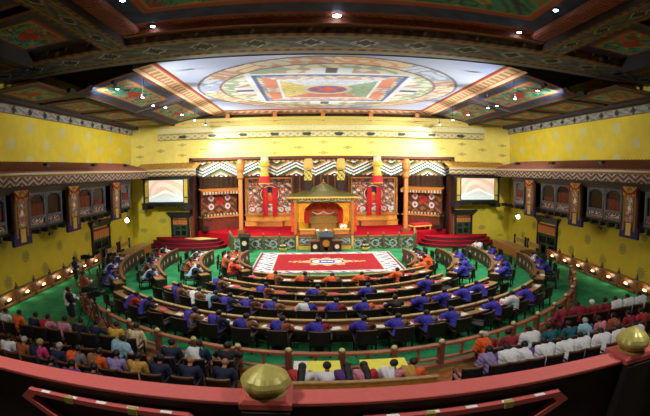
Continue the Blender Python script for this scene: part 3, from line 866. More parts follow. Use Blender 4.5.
# speaker podium
r = thing('speaker_podium', 'dark three-part wooden podium with gold emblem before the throne', 'podium', (.1, 23.75, 0))
c = MB().rbox(-.36, .36, 0, .6, 0, .86, .03).build('center_block', dark_wood, r)
MB().rings([[(-.42, -.12, .86), (.42, -.12, .86), (.42, .66, 1.02), (-.42, .66, 1.02)], [(-.42, -.12, .92), (.42, -.12, .92), (.42, .66, 1.08), (-.42, .66, 1.08)]]).build('reading_top', M('slate_top', (70, 84, 94), .3), r)
MB().tube((0, -.03, .5), (0, .01, .5), .2, .2, 20).build('gold_emblem', gold, c)
MB().lathe([(.12, -.03), (.12, .0)], n=16).xf(T3(0, -.0, .2) @ Matrix.Rotation(PI / 2, 4, 'X')).build('white_emblem', cream, c)
for sx in (-1, 1):
    q = MB().rbox(sx * .62 - .25, sx * .62 + .25, .08, .55, 0, .6, .03).build('side_block', dark_wood, r)
    MB().rbox(sx * .62 - .29, sx * .62 + .29, .04, .6, .6, .65).build('side_top', rim_wood, q)
    MB().tube((sx * .62, .05, .3), (sx * .62, .09, .3), .13, .13, 16).build('round_emblem', cream, q)
for k, x in enumerate((-.16, .2)):
    q = MB().tube((0, 0, 0), (0, -.05, .3), .012, .01, 6).ball((0, -.06, .33), .03, 8, 5).build('microphone', black_m); q.location = (x, 24.05, .98)
    tag(q, 'slim black microphone on the central podium, %s one' % ('left', 'right')[k], 'microphone')
# black lectern with emblem
r = thing('lectern', 'small black lectern with a round emblem left of the stage front', 'lectern', (-4.5, 23.75, 0))
MB().rbox(-.3, .3, -.18, .18, 0, .08).rbox(-.24, .24, -.14, .14, .08, .9).build('stand', black_m, r)
MB().rings([[(-.36, -.24, .88), (.36, -.24, .88), (.36, .22, 1.0), (-.36, .22, 1.0)], [(-.36, -.24, .92), (.36, -.24, .92), (.36, .22, 1.04), (-.36, .22, 1.04)]]).build('desk_top', black_wood, r)
MB().tube((0, -.17, .55), (0, -.13, .55), .14, .14, 18).build('emblem', cream, r)
# carved stage railing
def cr(x, z):
    if z > .66 or z < .06: return (110, 96, 60)
    t = (x / 1.05) % 1
    if t < .08: return (120, 110, 66)
    u = (t - .54) * 1.05
    if abs(math.hypot(u, (z - .36) * 1.1) - .2) < .035: return (150, 160, 150)
    return (126, 140, 128) if sw(x * 5, z * 7, 1.3, 1) > .2 else (52, 62, 52) if sw(x * 6, z * 6, 1) > -.3 else (30, 34, 30)
for s, nm in ((-1, 'left'), (1, 'right')):
    r = thing('stage_railing', 'grey-green carved railing along the %s half of the stage front' % nm, 'railing', (s * 3.5, 24.5, 0))
    p = panel('carved_panel', 3.7, .74, 130, 30, cr, r, thick=.08)
    MB().box(-1.88, 1.88, -.04, .12, .74, .8).build('top_rail', M('green_gold_rail', (116, 112, 66), .5, var=.2), r)
    for k in range(5):
        x = -1.85 + k * .925
        q = MB().rbox(x - .06, x + .06, -.06, .1, 0, .86).build('post', M('green_brown_post', (84, 78, 46), .5, var=.2), r)
        MB().lathe([(.03, .86), (.06, .9), (.05, .95), (.02, .99), (.004, 1.02)], x, .02, 8).build('knob', MATS['green_gold_rail'], q)
    # angled continuation beside the round steps
    a = Vector((s * 5.44, 24.62, 0)); b2 = Vector((s * 5.72, 25.6, 0)); d = b2 - a
    q = thing('stage_railing', 'angled carved railing linking the stage to the round steps, %s side' % nm, 'railing', tuple((a + b2) / 2), math.atan2(d.y, d.x) if s > 0 else math.atan2(-d.y, -d.x))
    p = panel('carved_panel', d.length, .74, 90, 30, cr, q, thick=.08)
    MB().box(-d.length / 2, d.length / 2, -.04, .12, .74, .8).build('top_rail', M('green_gold_rail', (0, 0, 0)), q)
    for k in range(3):
        x = -d.length / 2 + k * d.length / 2
        w_ = MB().rbox(x - .06, x + .06, -.06, .1, 0, .86).build('post', MATS['green_brown_post'], q)
        MB().lathe([(.03, .86), (.06, .9), (.05, .95), (.02, .99), (.004, 1.02)], x, .02, 8).build('knob', MATS['green_gold_rail'], w_)
    # red round steps
    st = thing('round_steps', 'three red carpeted semicircular steps at the %s back corner' % nm, 'steps', (s * 8.4, D - .02, 0))
    for k, (rx, ry, z) in enumerate(((2.5, 1.75, .2), (2.3, 1.5, .4), (2.1, 1.25, .6))):
        pl = [(rx * math.cos(PI + PI * i / 30), ry * math.sin(PI + PI * i / 30)) for i in range(31)]
        MB().prism(pl, z - .2 + .0, z - .03).build('riser', M('dark_red_riser', (84, 10, 22), .8), st)
        MB().prism([(x * 1.01, y * 1.01) for x, y in pl], z - .03, z).build('tread', step_carpet if s < 0 else carpet_mat('step_carpet_r', (150, 16, 34), (176, 26, 44)), st)
MB_mat = MB().prism([(-1.2, -.05), (0, -.75), (1.15, -.1), (-.0, .5)], 0, .02).build('yellow_mat', M('straw_mat', (206, 176, 104), .8, var=.1))
MB_mat.location = (-7.35, 25.0, .6); tag(MB_mat, 'pale yellow diamond-shaped mat on the left red steps', 'mat')
MB_mat.scale = (.9, .8, 1)

# stage wings with medallions
def wing(s, nm):
    r = thing('stage_wing', 'brown shrine cabinet with four white medallions in the %s stage wing' % nm, 'cabinet', (s * 6.75, 27.75, 0), -s * .7)
    def wf(x, z):
        if z > 1.62: return (84, 44, 30) if sw(x * 6, z * 2, 1) > 0 else (50, 28, 22)
        for cx in (-.62, .62):
            for cz in (.62, 1.18):
                d = math.hypot(x - cx, z - cz)
                if d < .1: return (190, 70, 110)
                if d < .2: return (232, 228, 232)
        if math.hypot(x, z - 1.0) < .3 and sw(x * 12, z * 12, 1, 2) > -.3: return (196, 26, 36)
        return (90, 44, 30) if sw(x * 5, z * 6, 1, 1) > -.2 else (150, 96, 40)
    p = panel('painted_front', 2.7, 1.7, 80, 50, wf, r, thick=.3); p.location = (0, 0, SZ + .9)
    MB().box(-1.4, 1.4, -.3, .3, SZ, SZ + .85).build('base_cabinet', M('red_brown_cabinet', (112, 50, 34), .5, var=.3), r)
    t = MB().rbox(-1.45, 1.45, -.4, .3, SZ + .82, SZ + .9).build('table_top', orange_paint, r)
    for k in range(11): MB().lathe([(.04, SZ + .9), (.07, SZ + .98), (.05, SZ + 1.06)], -1.2 + k * .24, -.2, 8).build('offering_cup', cream, r)
    rb = MB().rings([[(-1.5, .2, 3.5), (1.5, .2, 3.5), (1.5, -.5, 3.3), (-1.5, -.5, 3.3)], [(-1.5, .2, 3.56), (1.5, .2, 3.56), (1.5, -.5, 3.36), (-1.5, -.5, 3.36)]])
    rb.build('canopy', orange_paint, r)
    p = panel('canopy_fringe', 3.0, .18, 60, 6, lambda x, z: (220, 206, 170) if int(x * 9 + 50) % 2 else (120, 80, 50), r, thick=.04); p.location = (0, -.5, 3.14)
    n = 30; prof = [(-1.45 + 2.9 * k / n, .05 * math.sin(k * 1.7)) for k in range(n + 1)]
    dc = MB().rings([[(a, c - .02, z) for a, c in prof] + [(a, c + .02, z) for a, c in prof[::-1]] for z in (3.56, 4.9)])
    dc.build('brown_drape', M('brown_drape', (66, 44, 26), .85, var=.3), r)
    # dark guardian statue at the outer side
    g = thing('potted_shrub', 'dark leafy potted shrub at the outer end of the %s stage wing' % nm, 'plant', (s * 7.45, 26.3, SZ))
    MB().lathe([(.16, 0), (.24, .1), (.26, .34), (.22, .36)], n=14).build('pot', dark_wood, g)
    fb = MB(); rnd = random.Random(5 + s)
    for k in range(130):
        a = rnd.uniform(0, 2 * PI); el = rnd.uniform(-.3, 1.3); rad = rnd.uniform(.15, .42)
        c0 = Vector((rad * math.cos(a) * math.cos(el), rad * math.sin(a) * math.cos(el), .8 + rad * 1.1 * math.sin(el)))
        d = Vector((math.cos(a), math.sin(a), rnd.uniform(-.2, .8))).normalized() * .14; n_ = d.cross(Vector((0, 0, 1))).normalized() * .04
        fb.add([c0, c0 + d * .5 + n_, c0 + d, c0 + d * .5 - n_], [(0, 1, 2, 3)])
    fb.tube((0, 0, .3), (0, 0, .8), .03, .02, 6)
    fb.build('foliage', M('dark_leaf', (26, 54, 34), .6, var=.3), g)
wing(-1, 'left'); wing(1, 'right')
# extra red and gold table on the right of the stage
r = thing('gold_edged_bench', 'low red bench with golden scalloped edge on the right of the stage', 'bench', (6.3, 26.75, SZ), .35)
MB().rbox(-.7, .7, -.3, .3, .3, .42, .03).build('red_top', M('red_brocade', (190, 26, 30), .7, var=.3, scale=8), r)
MB().rbox(-.74, .74, -.34, .34, .22, .3, .03).build('gold_edge', gold_paint, r)
for sx in (-1, 1):
    for sy in (-1, 1): MB().rbox(sx * .62 - .05, sx * .62 + .05, sy * .24 - .05, sy * .24 + .05, 0, .22).build('leg', gold_paint, r)
# flower pots at the foot of the stage
for k, x in enumerate((-2.35, 2.4)):
    r = thing('flower_pot', 'low flower pot at the foot of the stage railing, %s of the podium' % ('left', 'right')[k], 'plant', (x, 24.15, 0))
    MB().lathe([(.12, 0), (.2, .06), (.24, .16), (.2, .17)], n=16).build('pot', gold_paint, r)
    fb = MB(); rnd = random.Random(k)
    for j in range(60):
        a = rnd.uniform(0, 2 * PI); rad = rnd.uniform(.02, .2)
        c0 = Vector((rad * math.cos(a), rad * math.sin(a), .17)); d = Vector((math.cos(a) * .5, math.sin(a) * .5, 1)).normalized() * rnd.uniform(.08, .2); n_ = Vector((-math.sin(a), math.cos(a), 0)) * .03
        fb.add([c0, c0 + d * .5 + n_, c0 + d, c0 + d * .5 - n_], [(0, 1, 2, 3)])
    fb.build('leaves', M('leaf_green', (60, 110, 50), .6, var=.3), r)
    for j in range(8):
        a = j * .8; MB().ball((.14 * math.cos(a), .14 * math.sin(a), .33), .035, 6, 4).build('flower', M('pink_flowers', (226, 190, 170), .6, var=.2), r)

# ---- the big red rug
def rug(x, z):
    w, h = 3.6, 2.45
    y = z - h; ax_, ay = w - abs(x), h - abs(y)
    e = min(ax_ * .62, ay)
    if ax_ < .06 or ay < .06: return (196, 190, 186)
    if ax_ < .18 or ay < .12: return (120, 40, 60)
    if ax_ < .95 or ay < .4:
        if sw(x * 5, y * 5, 1, 1) > .25: return (70, 76, 140)
        return (230, 224, 220) if sw(x * 9, y * 9, 1, 2) > -.35 else (196, 150, 150)
    if ax_ < 1.03 or ay < .46: return (226, 206, 190)
    r = math.hypot(x / 1.5, y / 1.15); a = math.atan2(y, x)
    if r < .36: return (236, 236, 244) if abs(y) < .12 and abs(math.sin(x * 9)) > .3 else (44, 60, 150)
    if r < .5: return (232, 222, 214)
    if r < .56: return (60, 60, 130)
    if r < .76 + .12 * math.cos(a * 8): return (236, 206, 140) if sw(x * 8, y * 8, 1, 1) > -.2 else (190, 60, 60)
    if abs(y) < .5 * (1 - abs(x) / 2.6) and 1.2 < abs(x) < 1.95: return (232, 206, 130) if sw(x * 9, y * 9, 1.2, 4) > .1 else (166, 22, 36)
    return (168, 20, 36) if sw(x * 7, y * 7, 1) > -.6 else (150, 16, 30)
g = panel('red_rug', 7.2, 4.95, 180, 120, rug, None, painted('rug_pile', .95), thick=.03)
g.rotation_euler = (-PI / 2, 0, 0); g.location = (.04, 18.6, .035)
tag(g, 'large red rug with white border and central medallion on the green carpet', 'rug')

# ================================================================== PEOPLE
def remesh(vs, fs, voxel, name, smooth_it=3, ratio=1.0):
    """fuse overlapping tapered shapes into one continuous skin"""
    me = bpy.data.meshes.new('tmp'); me.from_pydata(vs, [], fs); me.update()
    o = bpy.data.objects.new('tmp', me); COL.objects.link(o)
    m = o.modifiers.new('r', 'REMESH'); m.mode = 'VOXEL'; m.voxel_size = voxel
    if smooth_it:
        q = o.modifiers.new('s', 'SMOOTH'); q.iterations = smooth_it; q.factor = .5
    if ratio < 1:
        q = o.modifiers.new('d', 'DECIMATE'); q.ratio = ratio
    bpy.context.view_layer.update()
    dg = bpy.context.evaluated_depsgraph_get()
    out = bpy.data.meshes.new_from_object(o.evaluated_get(dg)); out.name = name
    bpy.data.objects.remove(o)
    for p in out.polygons: p.use_smooth = True
    out.materials.clear()
    return out
def chain(b, pts, n=10):
    """tapered limb: list of ((x,y,z), radius[, flatten]) with round joints"""
    for i, (p, r) in enumerate(pts):
        b.ball(p, r, n, 7)
        if i + 1 < len(pts): b.tube(p, pts[i + 1][0], r, pts[i + 1][1], n)
def V(*a): return Vector(a)
def pose(kind):
    P = {}
    if kind == 'stand':
        P.update(hip=V(0, 0, .93), waist=V(0, .01, 1.08), chest=V(0, 0, 1.3), neck=V(0, .0, 1.46), head=V(0, .03, 1.6))
        for s in (-1, 1):
            P[s] = dict(sh=V(s * .185, 0, 1.41), el=V(s * .27, .1, 1.15), wr=V(s * .16, .34, 1.24), hp=V(s * .09, 0, .92), kn=V(s * .11, .03, .5), an=V(s * .12, -.01, .1), fd=V(0, 1, 0), hd=V(-s * .15, 1, .1))
        return P
    lean = {'lean': .62, 'upright': .38, 'lap': .42, 'turn': .25}[kind]
    up = lambda t: V(0, math.sin(lean) * t, math.cos(lean) * t)
    h = V(0, 0, .53)
    P.update(hip=h, waist=h + up(.16), chest=h + up(.38), neck=h + up(.54), head=h + up(.64) + V(0, .06, .03 - .03 * lean))
    if kind == 'turn': P['head'] += V(.02, 0, 0)
    for s in (-1, 1):
        sh = h + up(.49) + V(s * .185, 0, 0)
        if kind == 'lap': el = sh + V(s * .07, .02, -.25); wr = V(s * .08, .4, .64)
        elif kind == 'upright': el = sh + V(s * .1, .1, -.18); wr = V(s * .14, .55, .81)
        else: el = sh + V(s * .12, .1, -.14); wr = V(s * .13, .6, .81)
        P[s] = dict(sh=sh, el=el, wr=wr, hp=V(s * .09, .02, .52), kn=V(s * .12, .43, .5), an=V(s * .12, .42, .1), hd=V(-s * .25, 1, -.1))
    return P
def head_parts(b, c, turn=0.0):
    """skull, jaw, nose, ears, eye brows and lips around head centre c"""
    R = Matrix.Rotation(turn, 3, 'Z'); q = lambda x, y, z: tuple(c + R @ Vector((x, y, z)))
    def el(x, y, z, rx, ry, rz, n=12, m=8):
        t = MB().ball((0, 0, 0), 1, n, m, (rx, ry, rz))
        b.add([tuple(c + R @ (Vector(v) + Vector((x, y, z)))) for v in t.v], t.f)
    el(0, -.005, .03, .077, .095, .09); el(0, .028, -.035, .056, .062, .07); el(0, .03, -.085, .032, .035, .03)
    el(0, .1, -.012, .014, .022, .022, 8, 6); el(0, .112, -.028, .018, .014, .012, 8, 6)
    for s in (-1, 1):
        el(s * .079, -.002, -.008, .01, .022, .033, 8, 6); el(s * .03, .08, .014, .022, .012, .008, 8, 6)
        el(s * .03, .076, -.002, .014, .012, .009, 8, 6)
    el(0, .088, -.055, .024, .01, .007, 8, 6); el(0, .085, -.065, .02, .01, .006, 8, 6)
def hand_parts(b, wr, hd, s):
    f = hd.normalized(); side = f.cross(V(0, 0, 1)).normalized() * (-s); up = side.cross(f) * (-1 if side.cross(f).z < 0 else 1)
    pc = wr + f * .05
    chain(b, [(tuple(wr), .025), (tuple(wr + f * .03), .03), (tuple(pc + f * .02), .034)], 8)
    for k, (o, L) in enumerate(((-.028, .062), (-.01, .075), (.01, .07), (.028, .054))):
        p0 = pc + side * o * 1.1 + f * .02; p1 = p0 + f * L * .55 - up * .004; p2 = p1 + f * L * .5 - up * .022
        chain(b, [(tuple(p0), .0115), (tuple(p1), .0105), (tuple(p2), .009)], 6)
    t0 = wr + f * .025 - side * .02; t1 = t0 - side * .035 + f * .03; t2 = t1 + f * .03 - side * .004 - up * .01
    chain(b, [(tuple(t0), .014), (tuple(t1), .012), (tuple(t2), .01)], 6)
TURN = {'lean': .0, 'upright': .0, 'lap': 0.0, 'turn': -.7, 'stand': .0}
def make_bodies():
    out = {}
    for kind in ('lean', 'upright', 'lap', 'turn', 'stand'):
        P = pose(kind); b = MB()
        chain(b, [(tuple(P['hip']), .125), (tuple(P['waist']), .115), (tuple(P['chest']), .13), (tuple(P['neck'] - V(0, 0, .06)), .08), (tuple(P['neck']), .055), (tuple(P['head'] - V(0, .02, .06)), .05)], 12)
        for s in (-1, 1):
            q = P[s]
            chain(b, [(tuple(P['chest'] + V(s * .07, 0, .03)), .1), (tuple(q['sh']), .06), (tuple(q['el']), .043), (tuple(q['wr']), .027)], 10)
            chain(b, [(tuple(q['hp']), .09), (tuple(q['kn']), .062), (tuple(q['an'] + V(0, -.01, .18)), .052), (tuple(q['an']), .038)], 10)
            chain(b, [(tuple(q['an'] + V(0, -.03, -.05)), .036), (tuple(q['an'] + V(0, .1, -.06)), .036), (tuple(q['an'] + V(0, .15, -.068)), .028)], 8)
            hand_parts(b, q['wr'], q['hd'], s)
        head_parts(b, P['head'], TURN[kind])
        body = remesh(b.v, b.f, .0085, 'person_' + kind, 2, .45); body.materials.append(skin_m)
        # robe with wide sleeves and a knee length skirt
        r = MB()
        chain(r, [(tuple(P['hip'] - V(0, 0, .02)), .165), (tuple(P['waist']), .15), (tuple(P['chest']), .155), (tuple(P['neck'] - V(0, 0, .07)), .1), (tuple(P['neck'] - V(0, 0, .02)), .066)], 14)
        for s in (-1, 1):
            q = P[s]
            chain(r, [(tuple(P['chest'] + V(s * .08, 0, .03)), .12), (tuple(q['sh'] + V(0, 0, -.005)), .085), (tuple(q['el']), .075), (tuple(q['el'].lerp(q['wr'], .62)), .062)], 10)
            chain(r, [(tuple(q['hp']), .125), (tuple(q['kn'] + V(-s * .015, -.02, 0)), .105), (tuple(q['an'] + V(0, 0, .26)), .085)] if kind != 'stand' else [(tuple(q['hp']), .13), (tuple(q['kn'] + V(-s * .02, -.01, 0)), .12)], 10)
        if kind != 'stand': chain(r, [((0, .1, .5), .12), ((0, .4, .5), .1), ((0, .42, .36), .08)], 10)
        robe = remesh(r.v, r.f, .016, 'robe_' + kind, 3, .7); robe.materials.append(dark_wood)
        # white folded cuffs
        cuffs = []
        for s in (-1, 1):
            q = P[s]; a = q['el'].lerp(q['wr'], .52); e = q['el'].lerp(q['wr'], .86)
            cuffs.append(MB().tube(a, e, .074, .06, 12).mesh('cuff_' + kind, white_paper, True))
        # shawls cut from the robe and lifted off it
        def shell(keep, off, name):
            ids = [p.index for p in robe.polygons if keep(p.center)]
            used = {}; vs = []; fs = []
            for i in ids:
                f = []
                for v in robe.polygons[i].vertices:
                    if v not in used:
                        used[v] = len(vs); vv = robe.vertices[v]; w = vv.co + vv.normal * (off + .008 * math.sin(vv.co.x * 60 + vv.co.z * 45)); vs.append(tuple(w))
                    f.append(used[v])
                fs.append(tuple(f))
            me = bpy.data.meshes.new('t'); me.from_pydata(vs, [], fs); me.update()
            o = bpy.data.objects.new('t', me); COL.objects.link(o)
            m = o.modifiers.new('s', 'SOLIDIFY'); m.thickness = .02; m.offset = 0
            bpy.context.view_layer.update()
            out_ = bpy.data.meshes.new_from_object(o.evaluated_get(bpy.context.evaluated_depsgraph_get())); out_.name = name
            bpy.data.objects.remove(o)
            for p in out_.polygons: p.use_smooth = True
            out_.materials.clear(); out_.materials.append(purple_cloth)
            return out_
        hz = P['hip'].z
        sash = shell(lambda c: c.z > hz + .02 and (c.x < .1 + (c.z - hz - .25) * -.3) and not (c.y > P['chest'].y + .24 and c.x > -.12), .035, 'sash_' + kind)
        cape = shell(lambda c: c.z > hz + .02 and c.y < P['chest'].y + .16 + (.12 if abs(c.x) > .1 else 0), .055, 'cape_' + kind)
        # hair: cap over the skull, cut away from the face
        def cap(g, name, long=False, zmin=-.02, yf=.055):
            hb = MB(); c = P['head']; R = Matrix.Rotation(TURN[kind], 3, 'Z')
            t = MB().ball((0, -.008, .034), 1, 18, 12, (.088 + g, .104 + g, .099 + g))
            keepv = []
            for f in t.f:
                ctr = sum((Vector(t.v[i]) for i in f), Vector()) / len(f)
                if (ctr.y < -.01 and ctr.z > -.06) or (ctr.z > .035 and ctr.y < yf) or ctr.z > .085: keepv.append(f)
            me = bpy.data.meshes.new('t'); me.from_pydata([tuple(c + R @ Vector(v)) for v in t.v], [], keepv); me.update()
            if long:
                lb = MB(); chain(lb, [(tuple(c + V(0, -.05, .0)), .085), (tuple(P['neck'] + V(0, -.07, .05)), .09), (tuple(P['chest'] + V(.0, -.16, .06)), .085), (tuple(P['waist'] + V(.02, -.17, .06)), .05)], 10)
                allv = [tuple(v.co) for v in me.vertices]; n0 = len(allv)
                return remesh(lb.v + [tuple(c + Vector(v)) for v in MB().ball((0, -.022, .034), 1, 14, 9, (.09, .1, .1)).v], lb.f + [tuple(len(lb.v) + i for i in f) for f in MB().ball((0, 0, 0), 1, 14, 9).f], .014, name, 2, .7)
            o = bpy.data.objects.new('t', me); COL.objects.link(o)
            m = o.modifiers.new('s', 'SOLIDIFY'); m.thickness = .012; m.offset = 0
            bpy.context.view_layer.update()
            out_ = bpy.data.meshes.new_from_object(o.evaluated_get(bpy.context.evaluated_depsgraph_get())); out_.name = name
            bpy.data.objects.remove(o)
            for p in out_.polygons: p.use_smooth = True
            return out_
        hair = cap(0, 'hair_' + kind); hair.materials.clear(); hair.materials.append(hair_m)
        hat = cap(.008, 'cap_' + kind, yf=.09); hat.materials.clear(); hat.materials.append(white_paper)
        lhair = cap(0, 'long_hair_' + kind, True); lhair.materials.clear(); lhair.materials.append(hair_m)
        out[kind] = dict(body=body, robe=robe, cuffs=cuffs, sash=sash, cape=cape, hair=hair, hat=hat, long=lhair, P=P)
    return out
BODY = make_bodies()
CL = dict(blue=(58, 50, 168), navy=(26, 34, 62), orange=(232, 96, 30), maroon=(142, 26, 48), white=(232, 232, 234), brown=(104, 56, 34), tan=(142, 98, 66),
          teal=(22, 96, 112), pink=(206, 130, 148), lavender=(150, 130, 180), cream=(222, 206, 160), grey=(120, 116, 120), dark=(30, 26, 32), purple=(92, 54, 130),
          yellow=(212, 172, 66), red=(186, 46, 54), lightblue=(150, 188, 206), rust=(160, 84, 52), olive=(146, 136, 84), magenta=(196, 50, 110), gold=(196, 150, 70), lilac=(176, 160, 214))
def cloth(c): return M('cloth_' + c, CL[c], .8, var=.04 if c == 'white' else .14, scale=14)
def robe_mat(c):
    """handwoven cloth with fine stripes"""
    n = 'robe_' + c
    if n in MATS: return MATS[n]
    m = M(n, CL[c], .8, var=.06 if c == 'white' else .35, scale=18)
    return m
PS = (.9, .9, .72)          # people and furniture share the upright scale of the surveyed room
CS = (.98, .98, .72)
def person(x, y, z, rz, kind, robe, label, shawl=None, shawl_kind='sash', head='hair', hairm=None, skin=None, cuffs=True, group=None):
    B = BODY[kind]
    o = link('person', B['body']); o.location = (x, y, z); o.rotation_euler = (0, 0, rz); o.scale = PS
    tag(o, label, 'person', group); setmat(o, skin or skin_m)
    q = link('robe', B['robe'], o); setmat(q, robe_mat(robe))
    if cuffs:
        for c_ in B['cuffs']: link('cuff', c_, o)
    if shawl:
        q = link('shawl', B[shawl_kind], o); setmat(q, cloth(shawl))
    if head != 'bald':
        q = link({'hair': 'hair', 'long': 'hair', 'hat': 'hat'}[head], B[head], o)
        setmat(q, hairm or (hair_m if head != 'hat' else cloth('white')))
    return o

# ================================================================== CHAIRS
def make_chair(name, bm_, rim, w=.56, arms=True, back=1.0):
    r = bpy.data.objects.new(name, None); COL.objects.link(r); r.empty_display_size = .1
    MB().rbox(-w / 2 + .02, w / 2 - .02, -.24, .26, .41, .48, .02).build('seat', bm_, r)
    # curved backrest
    def arc(r_, z, t, k=8): return [(w / 2 * math.sin(a), -.27 + t - .07 * math.cos(a), z) for a in [(-1.2 + 2.4 * i / k) for i in range(k + 1)]]
    def slab(z0, z1, t0, t1):
        A = [arc(0, z0, t0) + arc(0, z0, t1)[::-1], arc(0, z1, t0) + arc(0, z1, t1)[::-1]]
        return MB().rings(A)
    slab(.5, back - .04, 0, .04).build('backrest', bm_, r)
    slab(back - .04, back, -.012, .052).build('top_rail', rim, r)
    for sx in (-1, 1):
        MB().rings([[(sx * (w / 2 - .03) + a, -.2 + c, 0 if z else 0) for a, c in ((-.02, -.06), (.02, -.06), (.02, -.02), (-.02, -.02))], [(sx * (w / 2 - .03) + a, -.2 + c, .5) for a, c in ((-.025, -.02), (.025, -.02), (.025, .03), (-.025, .03))]]).build('leg', bm_, r)
        MB().rings([[(sx * (w / 2 - .04) + a, .22 + c, 0) for a, c in ((-.018, -.018), (.018, -.018), (.018, .018), (-.018, .018))], [(sx * (w / 2 - .04) + a, .22 + c, .42) for a, c in ((-.025, -.025), (.025, -.025), (.025, .025), (-.025, .025))]]).build('leg', bm_, r)
        if arms:
            a = MB().rbox(sx * (w / 2) - .025, sx * (w / 2) + .025, -.24, .2, .66, .695, .01)
            a.tube((sx * w / 2, .17, .67), (sx * (w / 2 - .03), .2, .44), .02, .02, 6)
            a.build('armrest', bm_, r)
    return r
ch_member = make_chair('armchair', black_wood, dark_wood)
ch_member_t = tree(ch_member)
ch_public = make_chair('public_chair', M('black_leather', (22, 18, 20), .45, var=.2), M('chair_rim', (96, 62, 42), .4, var=.2), w=.5, back=.98)
ch_public_t = tree(ch_public)
used = {id(ch_member_t): False, id(ch_public_t): False}
def place_chair(tr, x, y, rz, label, group, z=0.0):
    if not used[id(tr)]: o = tr[0]; used[id(tr)] = True
    else: o = copy_tree(tr)
    o.location = (x, y, z); o.rotation_euler = (0, 0, rz); o.scale = CS
    return tag(o, label, 'chair', group)
ORD = ['', 'first', 'second', 'third', 'fourth', 'fifth', 'sixth', 'seventh', 'eighth', 'ninth', 'tenth', 'eleventh', 'twelfth', 'thirteenth', 'fourteenth', 'fifteenth', 'sixteenth', 'seventeenth', 'eighteenth', 'nineteenth', 'twentieth']

# small table things
folder_me = MB().rbox(-.15, .15, -.11, .11, 0, .02, .004).mesh('folder', red_folder)
paper_me = MB().rings([[(-.15, -.1, 0), (.14, -.11, 0), (.15, .1, 0), (-.14, .11, 0)], [(-.15, -.1, .008), (.14, -.11, .012), (.15, .1, .008), (-.14, .11, .006)]]).mesh('paper', white_paper)
def lay(me, nm, x, y, z, rz, label, cat, group):
    o = link(nm, me); o.location = (x, y, z); o.rotation_euler = (0, 0, rz); tag(o, label, cat, group)
    return o

# ================================================================== CURVED DESKS
def lattice(x, z):
    t = ((x / .62) % 1 - .5) * .62
    d = math.hypot(t / .15, (z - .32) / .2)
    if z > .58 or z < .06: return (84, 54, 34)
    if .8 < d < 1.0: return (120, 96, 66)
    if d < .5: return (216, 208, 194)
    if d <= .8: return (34, 26, 22)
    return (92, 62, 40) if sw(x * 7, z * 9, 1.4, 1) > .15 else (44, 30, 22)
def curved_panel(name, c, R, a0, a1, z0, z1, f, parent, inward=True, thick=.03):
    """painted board bent along the arc, seen from its centre side"""
    L = abs(math.radians(a1 - a0)) * R; nx = max(8, int(L * 20)); ny = 16
    vs, fs, cols = [], [], []
    for rr in ((R, R + thick)):
        for j in range(ny + 1):
            for i in range(nx + 1):
                t = math.radians(a0 + (a1 - a0) * i / nx)
                vs.append((c[0] + rr * math.cos(t), c[1] + rr * math.sin(t), z0 + (z1 - z0) * j / ny))
                cols.append(f(L * i / nx, (z1 - z0) * j / ny) if rr == R else (50, 34, 26))
    n1 = (nx + 1) * (ny + 1)
    for k in (0, n1):
        for j in range(ny):
            for i in range(nx):
                a = k + j * (nx + 1) + i; q = (a, a + 1, a + nx + 2, a + nx + 1); fs.append(q if k else q[::-1])
    for i in range(nx):
        fs.append((i, i + 1, n1 + i + 1, n1 + i)); a = ny * (nx + 1) + i; fs.append((a, n1 + a, n1 + a + 1, a + 1))
    me = bpy.data.meshes.new(name); me.from_pydata(vs, [], fs); me.update()
    ca = me.color_attributes.new('Col', 'FLOAT_COLOR', 'POINT')
    for i, cc in enumerate(cols): ca.data[i].color = rgb(cc)
    me.materials.append(painted_m)
    return link(name, me, parent)
desk_top_m = M('desk_top_wood', (166, 128, 80), .35, var=.18, scale=8)
ledge_m = M('desk_ledge_wood', (184, 156, 108), .35, var=.12, scale=8)
def desk(c, R, a0, a1, label, seats, ornate=False):
    """R = inner edge of the raised ledge; seats = list of seat angles"""
    t = math.radians((a0 + a1) / 2)
    loc = Vector((c[0] + R * math.cos(t), c[1] + R * math.sin(t), 0))
    r = thing('curved_desk', label, 'desk', tuple(loc), 0, None)
    lc = (c[0] - loc.x, c[1] - loc.y)
    MB().arcbox(lc, R + .02, R + .46, a0, a1, .52, .55).build('desktop', desk_top_m, r)
    MB().arcbox(lc, R - .03, R + .09, a0, a1, .65, .68).build('ledge', ledge_m if not ornate else rim_wood, r)
    if ornate: curved_panel('front_panel', lc, R, a0, a1, 0.02, .65, lattice, r)
    else: MB().arcbox(lc, R, R + .05, a0, a1, 0.02, .65).build('front_panel', mid_wood, r)
    MB().arcbox(lc, R + .42, R + .45, a0, a1, .4, .52).build('apron', dark_wood, r)
    for e in (a0, a1):
        MB().arcbox(lc, R + .02, R + .45, e - .12, e + .12, 0.02, .52, 2).build('end_panel', dark_wood, r)
    dth = math.degrees(.03 / R)
    for a in seats:
        w = math.degrees(.2 / R)
        MB().arcbox(lc, R + .11, R + .22, a - w, a + w, .55, .6, 3).build('console', black_wood, r)
        m_ = math.degrees(.42 / R)
        MB().arcbox(lc, R + .06, R + .44, a + m_ - dth, a + m_ + dth, .3, .53, 2).build('divider', dark_wood, r)
        tt = math.radians(a + w * .8); cx_, cy_ = lc[0] + math.cos(tt) * (R + .2), lc[1] + math.sin(tt) * (R + .2)
        MB().tube((cx_, cy_, .6), (cx_ + .06 * math.cos(tt), cy_ + .06 * math.sin(tt), .77), .007, .006, 5).ball((cx_ + .065 * math.cos(tt), cy_ + .065 * math.sin(tt), .78), .016, 6, 4).build('microphone', black_m, r)
    return r
rnd = random.Random(11)
SUBR = ['brown', 'maroon', 'rust', 'tan', 'dark', 'grey', 'brown', 'rust']
